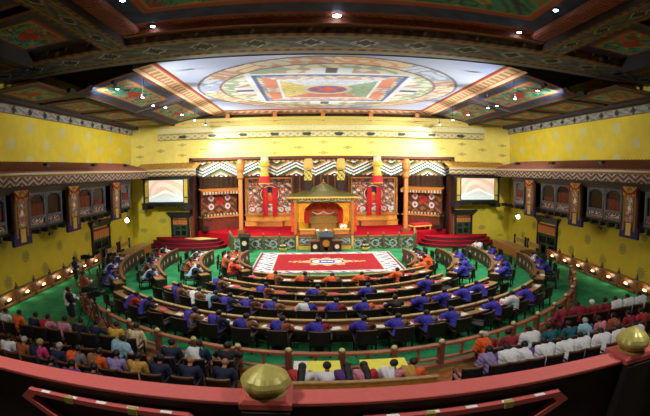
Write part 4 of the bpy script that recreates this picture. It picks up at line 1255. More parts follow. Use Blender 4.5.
def row(c, R, a0, a1, rowname, people, gaps, ornate=False, seat_off=.68, order=1, kinds=None):
    """people = {angle: (shawl, robe[, opts])}; gaps = angles of empty chairs. order=+1: listed left to right"""
    allp = sorted([(a, 1) for a in people] + [(a, 0) for a in gaps])
    desk(c, R, a0, a1, ('ornate ' if ornate else '') + 'curved wooden desk, ' + rowname, [a for a, _ in allp], ornate)
    how = 'from the left' if order > 0 else 'from the near end'
    if order < 0 and abs(c[0] + math.cos(math.radians(a0))) >= 0 and a0 > -90: allp = allp          # right side: near end = smallest angle
    elif order < 0: allp = allp[::-1] if a0 < -180 else allp
    for k, (a, occ) in enumerate(allp):
        t = math.radians(a); ct, st = math.cos(t), math.sin(t)
        n = ORD[k + 1]
        Rs = R + seat_off
        x, y = c[0] + Rs * ct, c[1] + Rs * st
        rz = face((-ct, -st))
        place_chair(ch_member_t, x - ct * -.03, y - st * -.03, rz + (0 if occ else rnd.uniform(-.25, .25)), '%s dark armchair, %s %s at the %s' % ('occupied' if occ else 'empty', n, how, rowname), 'armchairs of the members')
        if occ:
            d = people[a]; sh, rb = d[0], d[1]; op = d[2] if len(d) > 2 else {}
            kd = op.get('kind') or rnd.choice(['lean', 'lean', 'upright', 'turn', 'lean'])
            lab = 'person in %s and %s robe, %s %s at the %s' % ((sh + ' shawl') if sh else 'white cuffs', rb, n, how, rowname)
            person(x, y, -.0, rz + rnd.uniform(-.15, .15), kd, rb, lab, sh, op.get('sk', 'sash'), op.get('head', 'hair'), skin=op.get('skin'))
        # papers and folders in front of the seat
        o1 = math.radians(a) + rnd.uniform(.01, .022) * (9 / R); rr = R + .36
        z = .552
        q = rnd.random()
        if q < .85:
            lay(folder_me, 'folder', c[0] + (R + .32) * math.cos(o1 - .05 * 8 / R), c[1] + (R + .32) * math.sin(o1 - .05 * 8 / R), z, rz + rnd.uniform(-.2, .2), 'red folder on the desk before the %s seat %s, %s' % (n, how, rowname), 'folder', 'red folders on the desks')
        if rnd.random() < .65:
            lay(paper_me, 'paper', c[0] + (R + .34) * math.cos(o1 + .035 * 8 / R), c[1] + (R + .34) * math.sin(o1 + .035 * 8 / R), z, rz + rnd.uniform(-.4, .4), 'white papers before the %s seat %s, %s' % (n, how, rowname), 'paper', 'papers on the desks')
WH = {'skin': skin_m}
B_ = lambda rb, **k: ('blue', rb, k)
O_ = lambda rb, **k: ('orange', rb, k)
# central rows, angles measured from each row's own centre
row((-.08, 21.2), 10.58, -133.6, -46.6, 'outermost central row',
    {-125.2: B_('red'), -121.3: B_('dark'), -111.5: B_('tan'), -106.8: B_('navy', kind='upright'), -102.3: B_('tan'), -97.7: B_('rust'), -92.5: B_('maroon'), -86.9: B_('brown'), -82.1: B_('tan', kind='lean'), -77.7: B_('grey'), -73.4: B_('tan'), -64.9: B_('rust'), -60.6: ('white', 'rust', {'kind': 'turn'}), -55.2: B_('tan')},
    [-116.4, -69.1, -130.2, -50.4])
row((.04, 20.84), 8.63, -132.1, -48.9, 'third central row',
    {-124.6: B_('tan'), -119.8: ('white', 'tan', {}), -115.6: ('lightblue', 'navy', {}), -111.6: B_('navy'), -107.0: B_('brown'), -102.2: B_('tan'), -95.8: ('white', 'blue', {}), -90.8: B_('maroon'), -85.1: B_('orange'), -79.7: (None, 'dark', {}), -73.9: B_('brown'), -68.8: B_('tan'), -62.7: B_('dark'), -57.6: B_('grey')},
    [-129.2, -52.2])
row((-.01, 20.16), 6.40, -131.2, -48.5, 'second central row',
    {-125.2: B_('tan'), -110.1: B_('rust'), -94.8: B_('tan'), -80.8: B_('dark'), -61.9: B_('brown')},
    [-117.6, -102.5, -87.8, -71.5, -54])
row((0, 21.98), 6.5, -117.5, -53.5, 'innermost central row',
    {-108: O_('tan'), -98.4: O_('brown'), -89.7: O_('tan'), -81.1: O_('red'), -69: O_('brown')},
    [-114.3, -62, -75])
# side blocks (ornate panels turned to the centre); left near ends have the smaller angle distance to -90
def side(s, c, R, a_near, a_far, name, plist, egaps):
    cv = lambda a: a if s > 0 else -180 - a       # given for the right side, mirrored for the left
    ppl = {cv(a): v for a, v in plist.items()}; g = [cv(a) for a in egaps]
    a0, a1 = sorted((cv(a_near), cv(a_far)))
    row2(s, (c[0], c[1]), R, a0, a1, name, ppl, g)
def row2(s, c, R, a0, a1, rowname, people, gaps):
    allp = sorted([(a, 1) for a in people] + [(a, 0) for a in gaps], key=lambda q: abs(q[0] + 90))
    desk(c, R, a0, a1, 'ornate curved wooden desk with oval lattice panels, ' + rowname, [a for a, _ in allp], True)
    for k, (a, occ) in enumerate(allp):
        t = math.radians(a); ct, st = math.cos(t), math.sin(t); n = ORD[k + 1]; Rs = R + .72
        x, y = c[0] + Rs * ct, c[1] + Rs * st; rz = face((-ct, -st))
        place_chair(ch_member_t, x + ct * .03, y + st * .03, rz + rnd.uniform(-.1, .1), '%s dark armchair, %s from the near end, %s' % ('occupied' if occ else 'empty', n, rowname), 'armchairs of the members')
        if occ:
            sh, rb, op = people[a]
            kd = op.get('kind') or rnd.choice(['lean', 'upright', 'turn', 'lean'])
            person(x, y, -.0, rz + rnd.uniform(-.15, .15), kd, rb, 'person in %s and %s robe, %s from the near end, %s' % ((sh + ' shawl') if sh else 'white cuffs', rb, n, rowname), sh, op.get('sk', 'sash'), op.get('head', 'hair'))
        if rnd.random() < .55:
            o1 = t - .03; lay(paper_me, 'paper', c[0] + (R + .34) * math.cos(o1), c[1] + (R + .34) * math.sin(o1), .552, rz + rnd.uniform(-.4, .4), 'white papers at the %s seat from the near end, %s' % (n, rowname), 'paper', 'papers on the desks')
        if rnd.random() < .35:
            o1 = t + .035; lay(folder_me, 'folder', c[0] + (R + .3) * math.cos(o1), c[1] + (R + .3) * math.sin(o1), .552, rz + rnd.uniform(-.2, .2), 'red folder at the %s seat from the near end, %s' % (n, rowname), 'folder', 'red folders on the desks')
side(-1, (0, 20.15), 9.58, -36.2, 5, 'left outermost side block', {-31.4: ('blue', 'grey', {}), -20.5: ('white', 'blue', {}), -15.5: ('blue', 'dark', {}), -10.5: ('white', 'navy', {})}, [-26, -5, 1])
side(1, (0, 19.62), 9.39, -35.6, -4, 'right outermost side block', {-23.5: B_('grey'), -17.4: B_('tan'), -12: ('white', 'navy', {})}, [-30])
side(-1, (0, 19.85), 7.76, -35.5, 10, 'left third side block', {-29.2: ('lightblue', 'navy', {}), -19.8: ('grey', 'brown', {}), -9: ('grey', 'dark', {}), -2: ('red', 'dark', {}), 5: ('white', 'dark', {})}, [])
side(1, (0, 19.91), 7.66, -36, 11, 'right third side block', {-32.5: B_('tan'), -25.5: B_('navy'), -14.6: B_('dark'), -3.4: B_('rust'), 9: ('white', 'dark', {'sk': 'cape'})}, [3])
side(-1, (0, 19.6), 5.8, -35.7, 13, 'left second side block', {-30: ('lightblue', 'dark', {}), -19: (None, 'rust', {}), -7.3: (None, 'dark', {}), 2: ('white', 'dark', {})}, [10])
side(1, (0, 19.44), 5.75, -37.4, 13.5, 'right second side block', {-33: B_('navy'), -21.4: B_('dark'), -4.3: B_('tan')}, [3, 11])
side(-1, (0, 19.5), 4.03, -38.3, 19, 'left innermost side block', {-31: O_('red', kind='turn'), -17: O_('tan'), -4: O_('white'), 8: O_('tan')}, [])
side(1, (0, 19.5), 4.03, -38, 19, 'right innermost side block', {-34: O_('tan', kind='turn'), -22: O_('red'), -10: O_('white'), 1: (None, 'purple', {'kind': 'lean'}), 12: (None, 'dark', {})}, [])

# ================================================================== THE CURVED BALUSTRADE
r = thing('curved_balustrade', 'long curved red-brown balustrade with brass knobs around the members floor', 'balustrade', (RC[0], RC[1], 0))
A0, A1 = -144.0, -25.2
MB().arcbox((0, 0), RR - .07, RR + .07, A0, A1, .56, .61, 60).build('top_rail', rail_wood, r)
MB().arcbox((0, 0), RR - .05, RR + .05, A0, A1, .22, .26, 60).arcbox((0, 0), RR - .09, RR + .09, A0, A1, 0.0, .1, 60).build('bottom_rail', rail_wood, r)
for k in range(-2, 19):
    t = math.radians(-132.4 + 5.96 * k); cx_, cy_ = RR * math.cos(t), RR * math.sin(t)
    b = MB().rbox(-.075, .075, -.075, .075, 0, .64, .012).xf(T3(cx_, cy_, 0) @ R3(t))
    q = b.build('post', M('post_wood', (126, 76, 58), .4, var=.25), r)
    MB().lathe([(.045, .64), (.065, .655), (.07, .68), (.05, .71), (.02, .72), (.004, .735)], cx_, cy_, 10).build('knob', M('pale_brass', (226, 214, 150), .35, var=.05), q)
    if k < 18:
        t2 = t + math.radians(2.98)
        x2, y2 = RR * math.cos(t2), RR * math.sin(t2)
        MB().lathe([(.03, .26), (.05, .34), (.025, .41), (.05, .48), (.03, .56)], x2, y2, 8).build('baluster', rail_wood, r)

# ================================================================== THE PUBLIC SEATS
def aud(x, y, lab, kind='lap', robe='dark', shawl=None, sk='cape', head='hair', hairm=None, rz=0.0, skin=None, cuffs=False):
    person(x, y, .0, rz, kind, robe, lab, shawl, sk, head, hairm, skin, cuffs)
Y1, Y2, Y3, Y4 = 9.2, 8.22, 7.36, 6.6
def seats(y, xs, rowname):
    for k, x in enumerate(sorted(xs)):
        place_chair(ch_public_t, x, y - .02, rnd.uniform(-.04, .04), 'dark public chair with wood top, %s from the left in the %s' % (ORD[k + 1], rowname), 'public chairs', .03)
LA = [(-9.6, 'white top', 'white', None, 'hair'), (-9.1, 'orange top', 'orange', None, 'hair'), (-8.45, 'navy top', 'navy', None, 'hair'), (-7.9, 'pink and red top', 'pink', 'red', 'hair'), (-7.4, 'pink patterned top', 'pink', None, 'hair'),
      (-6.85, 'black clothes', 'dark', None, 'hair'), (-6.28, 'dark blue top with white collar', 'navy', None, 'hair'), (-5.72, 'yellow brocade top', 'yellow', None, 'hair'), (-5.15, 'cream top', 'cream', None, 'hair')]
for k, (x, d, rb, sh, hd) in enumerate(LA):
    aud(x, Y1 - .12, 'person in %s, %s from left, front left public row' % (d, ORD[k + 1]), 'lap' if k % 3 else 'turn', rb, sh, 'sash', hd, rz=rnd.uniform(-.3, .1))
seats(Y1 - .12, [a[0] for a in LA], 'front left public row')
# second row on the left: mostly empty chairs with programmes
xs2 = [-9.2 + .66 * k for k in range(7)] + [-4.57, -3.9, -3.25, -2.6]
seats(Y2, xs2, 'second left public row')
aud(-5.24, Y2, 'person in light blue top with orange sleeves, second public row on the left', 'lap', 'orange', 'lightblue', 'cape', rz=-.5)
aud(-3.9, Y2, 'person in navy clothes, second public row, third from the aisle on the left', 'lap', 'navy', cuffs=True)
aud(-3.25, Y2, 'person in navy with white collar, second public row, second from the aisle on the left', 'lap', 'navy', 'white', 'sash')
aud(-2.6, Y2, 'person in black clothes at the aisle end of the second left public row', 'turn', 'dark')
for k, x in enumerate((-9.2, -8.54, -7.88, -7.22, -6.56, -5.9)):
    lay(paper_me, 'programme', x + .05, Y2 + .05, .375, rnd.uniform(-.5, .5), 'pale programme on the %s empty chair from left, second left public row' % ORD[k + 1], 'paper', 'programmes on chairs')
LC = [(-8.1, 'white top', 'white', None, 'hair', None), (-7.6, 'rust coloured robe with white sleeve', 'rust', None, 'hair', grey_hair), (-7.05, 'magenta scarf and olive cap', 'magenta', 'navy', 'hat', M('olive_cap', (150, 140, 84), .7)), (-6.5, 'blue robe with white hair', 'navy', None, 'hair', grey_hair),
      (-5.95, 'grey robe and orange shawl', 'grey', 'orange', 'hair', None), (-5.4, 'grey-brown robe and orange shawl', 'orange', 'tan', 'hair', None), (-4.9, 'lavender top', 'lavender', None, 'hair', None), (-4.42, 'tan brocade robe', 'gold', None, 'hair', None), (-3.92, 'cream sleeve and navy robe', 'navy', None, 'hair', None),
      (-3.25, 'navy robe, bald head', 'navy', None, 'bald', None), (-2.55, 'navy robe, bald, nearest the brass finial', 'navy', None, 'bald', None)]
for k, (x, d, rb, sh, hd, hm) in enumerate(LC):
    aud(x, Y3, 'person in %s, %s from left, third left public row' % (d, ORD[k + 1]), 'lap', rb, sh, 'sash', hd, hm, rz=rnd.uniform(-.2, .1), skin=skin_l if hd == 'bald' else None, cuffs=k in (1, 8))
seats(Y3, [a[0] for a in LC], 'third left public row')
for k, (x, rb) in enumerate(((-6.2, 'dark'), (-5.65, 'purple'), (-5.1, 'dark'))):
    aud(x, Y4, 'person in %s clothes, %s from left, rearmost left public row' % (rb, ORD[k + 1]), 'lap', rb)
seats(Y4, [-6.8, -6.2, -5.6, -5.0, -4.3, -3.6, -2.9], 'rearmost left public row')
# long wooden bench in the middle, its sitters and the two cloth-covered tables
r = thing('long_bench', 'long wooden bench with women in bright clothes behind the red parapet', 'bench', (.2, 7.12, 0)); r.scale = (1.05, 1, .84)
MB().rbox(-1.28, 1.28, -.12, .42, .4, .46).build('seat', mid_wood, r)
b = MB().rbox(-1.28, 1.28, -.2, -.14, .5, .88, .01); b.build('backrest', M('bench_ochre', (176, 128, 56), .4, var=.25), r)
MB().rbox(-1.3, 1.3, -.22, -.12, .88, .92).build('top_rail', tan_wood, r)
for x in (-1.24, -.42, .42, 1.24): MB().rbox(x - .03, x + .03, -.2, .36, 0, .42).build('leg', mid_wood, r)
CC = [(-1.0, 'white jacket with red trim and long black hair', 'white', 'red', 'long'), (-.5, 'white jacket and short hair', 'white', None, 'hair'), (-.1, 'pink and purple jacket with long black hair', 'pink', 'purple', 'long'),
      (.26, 'red and pink jacket with long black hair', 'red', 'pink', 'long'), (.72, 'pale pink jacket with short hair', 'pink', 'white', 'hair'), (1.14, 'orange robe with gold striped sleeve', 'orange', 'gold', 'hair')]
for k, (x, d, rb, sh, hd) in enumerate(CC):
    aud(x, 7.24, 'person in %s, on the long central bench' % d, 'lap' if k % 2 else 'upright', rb, sh, 'sash', hd, rz=(-.1, 0, .1, .2, -.3, -.2)[k])
for k, (x0, x1) in enumerate(((-1.15, -.22), (.24, 1.18))):
    r = thing('cloth_covered_table', 'low table under white and yellow cloth before the bench, %s one' % ('left', 'right')[k], 'table', ((x0 + x1) / 2, 8.08, 0)); r.scale = (1, 1, .74)
    w = (x1 - x0) / 2
    MB().rbox(-w, w, -.24, .24, .68, .72).build('tabletop', mid_wood, r)
    for sx in (-1, 1):
        for sy in (-1, 1): MB().rbox(sx * (w - .06) - .025, sx * (w - .06) + .025, sy * .19 - .025, sy * .19 + .025, 0, .68).build('leg', mid_wood, r)
    def cloth_box(a0, a1, m):
        b = MB().box(a0, a1, -.26, .26, .72, .735).box(a0, a1, -.275, -.26, .35, .735).box(a0, a1, .26, .275, .35, .735)
        return b.build('cloth', m, r)
    bright = M('bright_yellow', (250, 240, 90), .7, var=.05)
    if k == 0: cloth_box(-w - .02, -w + .26, white_paper); cloth_box(-w + .26, w + .02, bright)
    else: cloth_box(-w - .02, w - .1, bright); cloth_box(w - .1, w + .02, bright)
for k, x in enumerate((-.12, 1.25, -1.4)):
    q = MB().rbox(-.12, .12, -.2, .2, 0, .5, .02).build('red_stool', M('red_stool_paint', (176, 26, 32), .6)); q.location = (x + .05, 8.0, .03); q.scale = (1, 1, .74)
    tag(q, 'small red covered stool %s' % ('between the two yellow tables', 'right of the yellow tables', 'left of the yellow tables')[k], 'stool')
# right side
RA = [(6.2, 'maroon robe', 'maroon', None, 'hair', None), (6.8, 'maroon and orange robe', 'maroon', 'maroon', 'hair', None), (7.4, 'maroon robe and white cap', 'maroon', None, 'hat', None), (7.95, 'maroon robe with dark hair', 'maroon', None, 'hair', None),
      (8.45, 'large white shawl', 'dark', 'white', 'hair', None), (9.0, 'large white shawl', 'brown', 'white', 'hair', None), (9.6, 'large white shawl', 'dark', 'white', 'hair', None)]
for k, (x, d, rb, sh, hd, hm) in enumerate(RA):
    aud(x, Y1 + .4, 'person in %s, %s from left, front right public row' % (d, ORD[k + 1]), 'lap', rb, sh, 'cape', hd, hm, rz=rnd.uniform(0, .3))
seats(Y1 + .4, [a[0] for a in RA], 'front right public row')
RB = [(3.2, 'maroon robe with orange sash', 'maroon', 'orange', 'sash', 'hair', grey_hair), (3.8, 'maroon robe and orange stole', 'maroon', None, 'sash', 'hair', None), (4.4, 'white shawl over yellow robe', 'yellow', 'white', 'cape', 'hair', None), (5.0, 'teal robe', 'teal', None, 'sash', 'hair', None), (5.6, 'teal robe beside the first', 'teal', None, 'sash', 'hair', None),
      (6.17, 'teal robe with pale hair', 'teal', 'lightblue', 'sash', 'hair', grey_hair), (6.7, 'pinkish robe', 'pink', None, 'sash', 'hair', None), (7.25, 'rust and black robe', 'dark', 'rust', 'sash', 'hair', None), (7.85, 'maroon robe', 'maroon', None, 'sash', 'hair', None), (8.4, 'red-maroon robe', 'red', None, 'sash', 'hair', None), (9.0, 'maroon robe at the end', 'maroon', None, 'sash', 'hair', None)]
for k, (x, d, rb, sh, sk, hd, hm) in enumerate(RB):
    aud(x, Y2 + .08, 'person in %s, %s from left, second right public row' % (d, ORD[k + 1]), 'lap', rb, sh, sk, hd, hm, rz=rnd.uniform(0, .2))
seats(Y2 + .08, [a[0] for a in RB], 'second right public row')
RCC = [(2.35, 'pink folded shawl', 'maroon', 'pink', 'sash', 'hair', None), (2.95, 'purple and lavender robe', 'purple', 'lavender', 'sash', 'hair', None), (3.4, 'white shawl and yellow sleeve', 'yellow', 'white', 'cape', 'hair', None), (3.85, 'purple sleeve and white shawl', 'purple', 'white', 'sash', 'hair', None), (4.35, 'white shawl over brown robe', 'brown', 'white', 'cape', 'hair', None),
       (4.95, 'white shawl and dark hair', 'dark', 'white', 'cape', 'hair', None), (5.45, 'white shawl over gold robe', 'gold', 'white', 'cape', 'hair', None), (6.1, 'white shawl beside the near brass finial', 'dark', 'white', 'cape', 'hair', None), (6.75, 'white shawl behind the near brass finial', 'dark', 'white', 'cape', 'hair', None), (7.4, 'white shawl at the far right end', 'dark', 'white', 'cape', 'hair', None)]
for k, (x, d, rb, sh, sk, hd, hm) in enumerate(RCC):
    if k == 0: continue
    aud(x, Y3 + .12, 'person in %s, %s from left, third right public row' % (d, ORD[k]), 'lap', rb, sh, sk, hd, hm, rz=rnd.uniform(0, .2))
seats(Y3 + .12, [a[0] for a in RCC], 'third right public row')
seats(Y4, [1.75 + .62 * k for k in range(9)], 'rearmost right public row')
q = MB().rbox(-.26, .26, -.2, .2, 0, .05, .02).build('folded_shawl', cloth('pink')); q.location = (2.35, Y3 + .05, .38); tag(q, 'folded pink shawl lying on the aisle chair of the third right row', 'shawl')
for k, (x, m) in enumerate(((1.85, cloth('orange')), (2.45, white_paper), (3.1, white_paper))):
    lay(paper_me, 'programme', x, Y4 + .05, .375, .4 * k, '%s programme on the %s chair of the rearmost right public row' % (('orange', 'white', 'pale')[k], ORD[k + 1]), 'paper', None)

# camera crew on the left
def crew_cam(x, y, rz, lab, h=1.35):
    r = thing('television_camera', lab, 'camera', (x, y, 0), rz); r.scale = (.9, .9, .75)
    MB().rbox(-.09, .09, -.25, .22, h, h + .22, .02).build('camera_body', black_m, r)
    MB().tube((0, .2, h + .11), (0, .42, h + .11), .07, .085, 14).build('lens', black_m, r)
    MB().rbox(.08, .16, -.14, .06, h + .15, h + .28, .01).build('viewfinder', black_m, r)
    MB().tube((0, -.2, h + .05), (.12, -.6, h - .12), .012).build('pan_handle', black_m, r)
    MB().tube((0, 0, h - .14), (0, 0, h), .06, .05).build('tripod_head', black_m, r)
    for k in range(3):
        a = k * 2.094 + .4
        MB().tube((0, 0, h - .12), (.48 * math.cos(a), .48 * math.sin(a), 0), .022, .016, 6).build('leg', grey_metal if h > 1.4 else black_m, r)
crew_cam(-7.2, 10.95, -.6, 'black television camera on a tripod beside the standing cameraman')
crew_cam(-10.2, 15.7, -1.0, 'television camera on a pale tripod farther back by the left wall', 1.5)
crew_cam(-8.0, 11.9, -.8, 'low black television camera between the two standing crew men', 1.15)
person(-8.2, 11.0, 0, -.7, 'stand', 'dark', 'person standing in black with a white bag strap, operating a television camera', 'white', 'sash')
person(-8.85, 13.1, 0, -.6, 'stand', 'rust', 'person standing in a rust robe behind the television camera on the left')
person(-10.7, 15.5, 0, -1.0, 'stand', 'dark', 'person standing in black and white by the farther tripod near the left wall', 'white', 'sash')

# ================================================================== THE GALLERY PARAPET IN FRONT
GZ = 3.3
r = thing('gallery_parapet', 'red-painted parapet rail of the visitors gallery across the foreground', 'parapet', (0, 2.07, 0))
MB().rbox(-7.5, 7.5, -.08, .08, GZ - .02, GZ, .004).build('top_rail', pink_rail, r)
dk = M('parapet_dark', (34, 30, 24), .6, var=.3, scale=8)
MB().box(-7.5, 7.5, -.04, .06, 2.3, GZ - .05).build('panel_board', dk, r)
for k, x in enumerate((-6.0, -3.5, -1.04, 1.4, 3.9, 6.4)):
    p = MB().rings([[(x - a, -a, z) for a in (1,)] for z in ()] or [[(x - .13, -.13, 2.25), (x + .13, -.13, 2.25), (x + .13, .13, 2.25), (x - .13, .13, 2.25)], [(x - .13, -.13, GZ - .04), (x + .13, -.13, GZ - .04), (x + .13, .13, GZ - .04), (x - .13, .13, GZ - .04)]])
    q = p.build('post', dk, r)
    MB().rings([[(x - .14, -.12, GZ - .025), (x + .14, -.12, GZ - .025), (x + .14, .15, GZ - .025), (x - .14, .15, GZ - .025)], [(x - .14, -.12, GZ + .008), (x + .14, -.12, GZ + .008), (x + .14, .15, GZ + .008), (x - .14, .15, GZ + .008)], [(x - .11, -.11, GZ + .03), (x + .11, -.11, GZ + .03), (x + .11, .11, GZ + .03), (x - .11, .11, GZ + .03)]]).build('post_cap', pink_rail, q)
    # faceted onion finial: eight broad lobes with fluted creases
    prof = [(.075, .02), (.108, .022), (.112, .034), (.092, .04), (.1, .048), (.126, .066), (.14, .088), (.139, .106), (.126, .13), (.1, .153), (.066, .172), (.034, .186), (.008, .196)]
    n = 48; rings = []
    for rr, z in prof:
        ring = []
        for j in range(n):
            a = 2 * PI * j / n; lob = 1.0 if z < .046 else .92 + .08 * abs(math.cos(a * 4 + .4)) ** .6
            ring.append((x + rr * lob * math.cos(a), rr * lob * math.sin(a), GZ + z - .0))
        rings.append(ring)
    f = MB().rings(rings).build('finial', brass, q)
# inner bay frames with chamfered ends, fixed to the viewer's side of the parapet
for k, (xa, xb) in enumerate(((-5.3, -4.2), (-2.69, -1.4), (-.6, .79), (1.85, 3.4), (4.4, 5.9))):
    r = thing('bay_frame', 'red six-sided panel frame on the parapet, %s bay from the left' % ORD[k + 1], 'frame', ((xa + xb) / 2, 1.98, 0), 0, None)
    w = (xb - xa) / 2
    out_ = [(-w, 3.13), (-w + .08, 3.2), (w - .08, 3.2), (w, 3.13), (w - .3, 2.97), (-w + .3, 2.97)]
    inn = [(-w + .09, 3.128), (-w + .13, 3.167), (w - .13, 3.167), (w - .09, 3.128), (w - .33, 3.0), (-w + .33, 3.0)]
    b = MB()
    for i in range(6):
        j = (i + 1) % 6
        a, c, d, e = out_[i], out_[j], inn[j], inn[i]
        b.rings([[(a[0], -.02, a[1]), (c[0], -.02, c[1]), (d[0], -.02, d[1]), (e[0], -.02, e[1])], [(a[0], .03, a[1]), (c[0], .03, c[1]), (d[0], .03, d[1]), (e[0], .03, e[1])]])
    b.build('frame', pink_rail, r)
    for j in (-1, 1):
        MB().rbox(j * w * .35 - .03, j * w * .35 + .03, -.03, .0, 3.165, 3.21, .004).build('gold_clasp', brass, r)
    for j in range(5): MB().box(-w * .7 + j * w * .33, -w * .7 + j * w * .33 + .07, -.018, .01, 3.2, 3.204).build('white_glint', white_paper, r)  # white strips imitate reflections on the frame's top edge
struct(MB().box(-7.5, 7.5, -5, 2.2, 2.1, 2.3).build('floor', M('gallery_floor', (40, 30, 26), .7)))

# ================================================================== LAMPS
pend = None
PY = [14.3, 16.9, 19.3, 21.6, 24.0]
for s, nm in ((-1, 'left'), (1, 'right')):
    for k, y in enumerate(PY):
        lab = 'hanging spotlight on a thin rod, %s from the viewer on the %s of the mandala' % (ORD[k + 1], nm)
        if pend is None:
            pr = thing('pendant_spotlight', lab, 'lamp', (0, 0, 0), 0, 'hanging spotlights')
            MB().tube((0, 0, .12), (0, 0, .75), .012, n=6).build('rod', black_m, pr)
            h = MB().lathe([(.065, -.02), (.07, .08), (.04, .12)], n=12).build('lamp_head', black_m, pr)
            MB().lathe([(.055, -.035), (.058, -.02)], n=12).build('glowing_lens', spot_glow, h)
            pend = tree(pr); o = pr
        else: o = copy_tree(pend)
        o.location = (s * 6.75, y, 7.3); tag(o, lab, 'lamp', 'hanging spotlights')
        l = light('pendant_light', 'SPOT', (s * 6.75, y, 7.24), 1000, (1, .96, .88), spot_size=math.radians(120), spot_blend=.8, shadow_soft_size=.08)
        aim(l, (s * 1.8, y + (2.0 if k < 3 else 3.5), 0))
    # small recessed ceiling lights
    for k, (x, y, z) in enumerate(((s * 7.82, 14.3, 7.73), (s * 7.9, 18.4, 7.7), (s * 4.85, 10.1, 8.41), (s * 4.88, 8.15, 8.41))):
        r = thing('recessed_light', 'small recessed ceiling light, %s, %s side' % (('in the near dragon panel', 'in the far dragon panel', 'at the corner of the near green panel', 'on the side border of the near green panel')[k], nm), 'lamp', (x, y, z - .02))
        MB().lathe([(.085, -.015), (.1, .02)], n=14).build('trim_ring', black_m, r)
        MB().lathe([(.06, -.03), (.065, -.01)], n=14).build('glowing_lens', spot_glow, r)
        l = light('recessed_lamp', 'SPOT', (x, y, z - .07), 90 if k > 1 else 30, (.9, .95, 1), spot_size=math.radians(125), spot_blend=.8, shadow_soft_size=.08)
r = thing('recessed_light', 'small recessed ceiling light on the centre border of the near green panel', 'lamp', (-.12, 10.05, 8.39))
MB().lathe([(.085, -.015), (.1, .02)], n=14).build('trim_ring', black_m, r)
MB().lathe([(.1, -.03), (.1, -.01)], n=14).build('glowing_lens', spot_glow, r)
light('recessed_lamp', 'SPOT', (-.12, 10.05, 8.34), 160, (.9, .95, 1), spot_size=math.radians(130), spot_blend=.8, shadow_soft_size=.08)

# floodlights added on the gallery roofs to brighten the mandala and the back wall
for s, nm in ((-1, 'left'), (1, 'right')):
    for k, y in enumerate((14.5, 18.7, 22.6)):
        r = thing('added_floodlight', 'added upward flood lamp on the %s gallery roof, %s from the viewer' % (nm, ORD[k + 1]), 'lamp', (s * 11.2, y, 4.98))
        MB().rbox(-.12, .12, -.16, .16, .05, .16, .01).build('housing', black_m, r)
        MB().box(-.03, .03, -.1, .1, -.1, .06).build('bracket', grey_metal, r)
        l = light('added_floodlight_lamp', 'SPOT', (s * 11.2, y, 5.2), 6200, (.9, .96, 1), spot_size=math.radians(42), spot_blend=.45, shadow_soft_size=.12)
        aim(l, (s * .6, y + .3, 8.15))
# stage wash: lamps added by the cross beam to brighten the back wall, and lamps inside the stage opening
for k, x in enumerate((-8.3, -7.3, 7.3, 8.3)):
    r = thing('added_wash_light', 'added dark stage light under the wide cross beam, %s from the left' % ORD[k + 1], 'lamp', (x, 12.95, 7.62))
    MB().tube((0, -.12, 0), (0, .1, -.03), .06, .08, 12).tube((0, -.02, 0), (0, -.02, .2), .012).build('housing', black_m, r)
    l = light('added_wash_lamp', 'SPOT', (x, 13.1, 7.5), 2700, (1, .96, .86), spot_size=math.radians(62), spot_blend=.9, shadow_soft_size=.12)
    aim(l, ((-9.0, -3.4, 3.4, 9.0)[k], 26, 4.7))
for k, x in enumerate((-6.4, -3.5, 0, 3.5, 6.4)):
    l = light('stage_strip', 'AREA', (x, 26.5, 5.4), 75, (1, .9, .76), shape='RECTANGLE', size=1.8, size_y=.15)
    aim(l, (x, 29.5, 1.8))
    r = thing('stage_strip_light', 'strip light fixed inside the stage opening, %s from the left' % ORD[k + 1], 'lamp', (x, 26.5, 5.43))
    MB().box(-.95, .95, -.1, .1, 0, .1).build('housing', grey_metal, r)
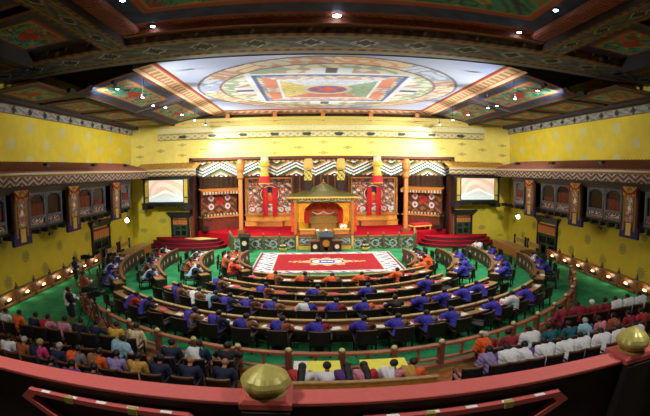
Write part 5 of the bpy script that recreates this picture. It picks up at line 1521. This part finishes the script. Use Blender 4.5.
for s in (-1, 1):
    for y in FY[s]:
        light('footlight_lamp', 'POINT', (s * 11.62, y, .34), 5, (1, .82, .55), shadow_soft_size=.06)
    light('gallery_lamp', 'POINT', (s * 11.2, 12, 4.0), 5, (1, .8, .6), shadow_soft_size=.1)
# unseen lamps added at the rear ceiling to brighten the foreground (behind and above the viewer)
for k, (x, y) in enumerate(((-4, 5.5), (4, 5.5), (-4, 1.5), (4, 1.5))):
    r = thing('added_house_light', 'added square house light in the ceiling above the public seats, %s' % ORD[k + 1], 'lamp', (x, y, 8.36))
    MB().box(-.32, .32, -.32, .32, 0, .04).build('housing', grey_metal, r)
    l = light('added_house_lamp', 'AREA', (x, y, 8.34), (60 if x > 0 else 26) if y > 3 else 230, (1, .95, .88), size=.6)

w = bpy.data.worlds.new('World'); SC.world = w; w.use_nodes = True
w.node_tree.nodes['Background'].inputs[0].default_value = (.05, .05, .05, 1)
w.node_tree.nodes['Background'].inputs[1].default_value = .3

# ================================================================== CAMERA (fisheye zoom lens)
cd = bpy.data.cameras.new('camera'); co = bpy.data.objects.new('camera', cd); COL.objects.link(co); SC.camera = co
cd.type = 'PANO'
cy = cd.cycles if hasattr(cd, 'cycles') else cd
for t in (cd, cy):
    try:
        t.panorama_type = 'FISHEYE_EQUISOLID'; t.fisheye_lens = 429.2131 / 650 * 36.0; t.fisheye_fov = math.radians(180)
    except Exception as e: print('pano', e)
cd.sensor_fit = 'HORIZONTAL'; cd.sensor_width = 36.0; cd.sensor_height = 36.0 * 416 / 650
cd.clip_start = .05
# world -> camera rotation: yaw then pitch then roll
ya, pi_, ro = .0353, .0843, -.0051
base = Matrix.Rotation(PI / 2, 4, 'X')                       # looks along +Y
co.matrix_world = T3(-.79, 0, 4.5) @ Matrix.Rotation(-ya, 4, 'Z') @ Matrix.Rotation(-pi_, 4, 'X') @ base @ Matrix.Rotation(ro, 4, 'Z')

SC.view_settings.view_transform = 'Standard'; SC.view_settings.look = 'None'
SC.view_settings.exposure = 0.0; SC.view_settings.gamma = 1.0; SC.view_settings.use_curve_mapping = False
SC.cycles.max_bounces = 6; SC.cycles.diffuse_bounces = 3; SC.cycles.glossy_bounces = 2
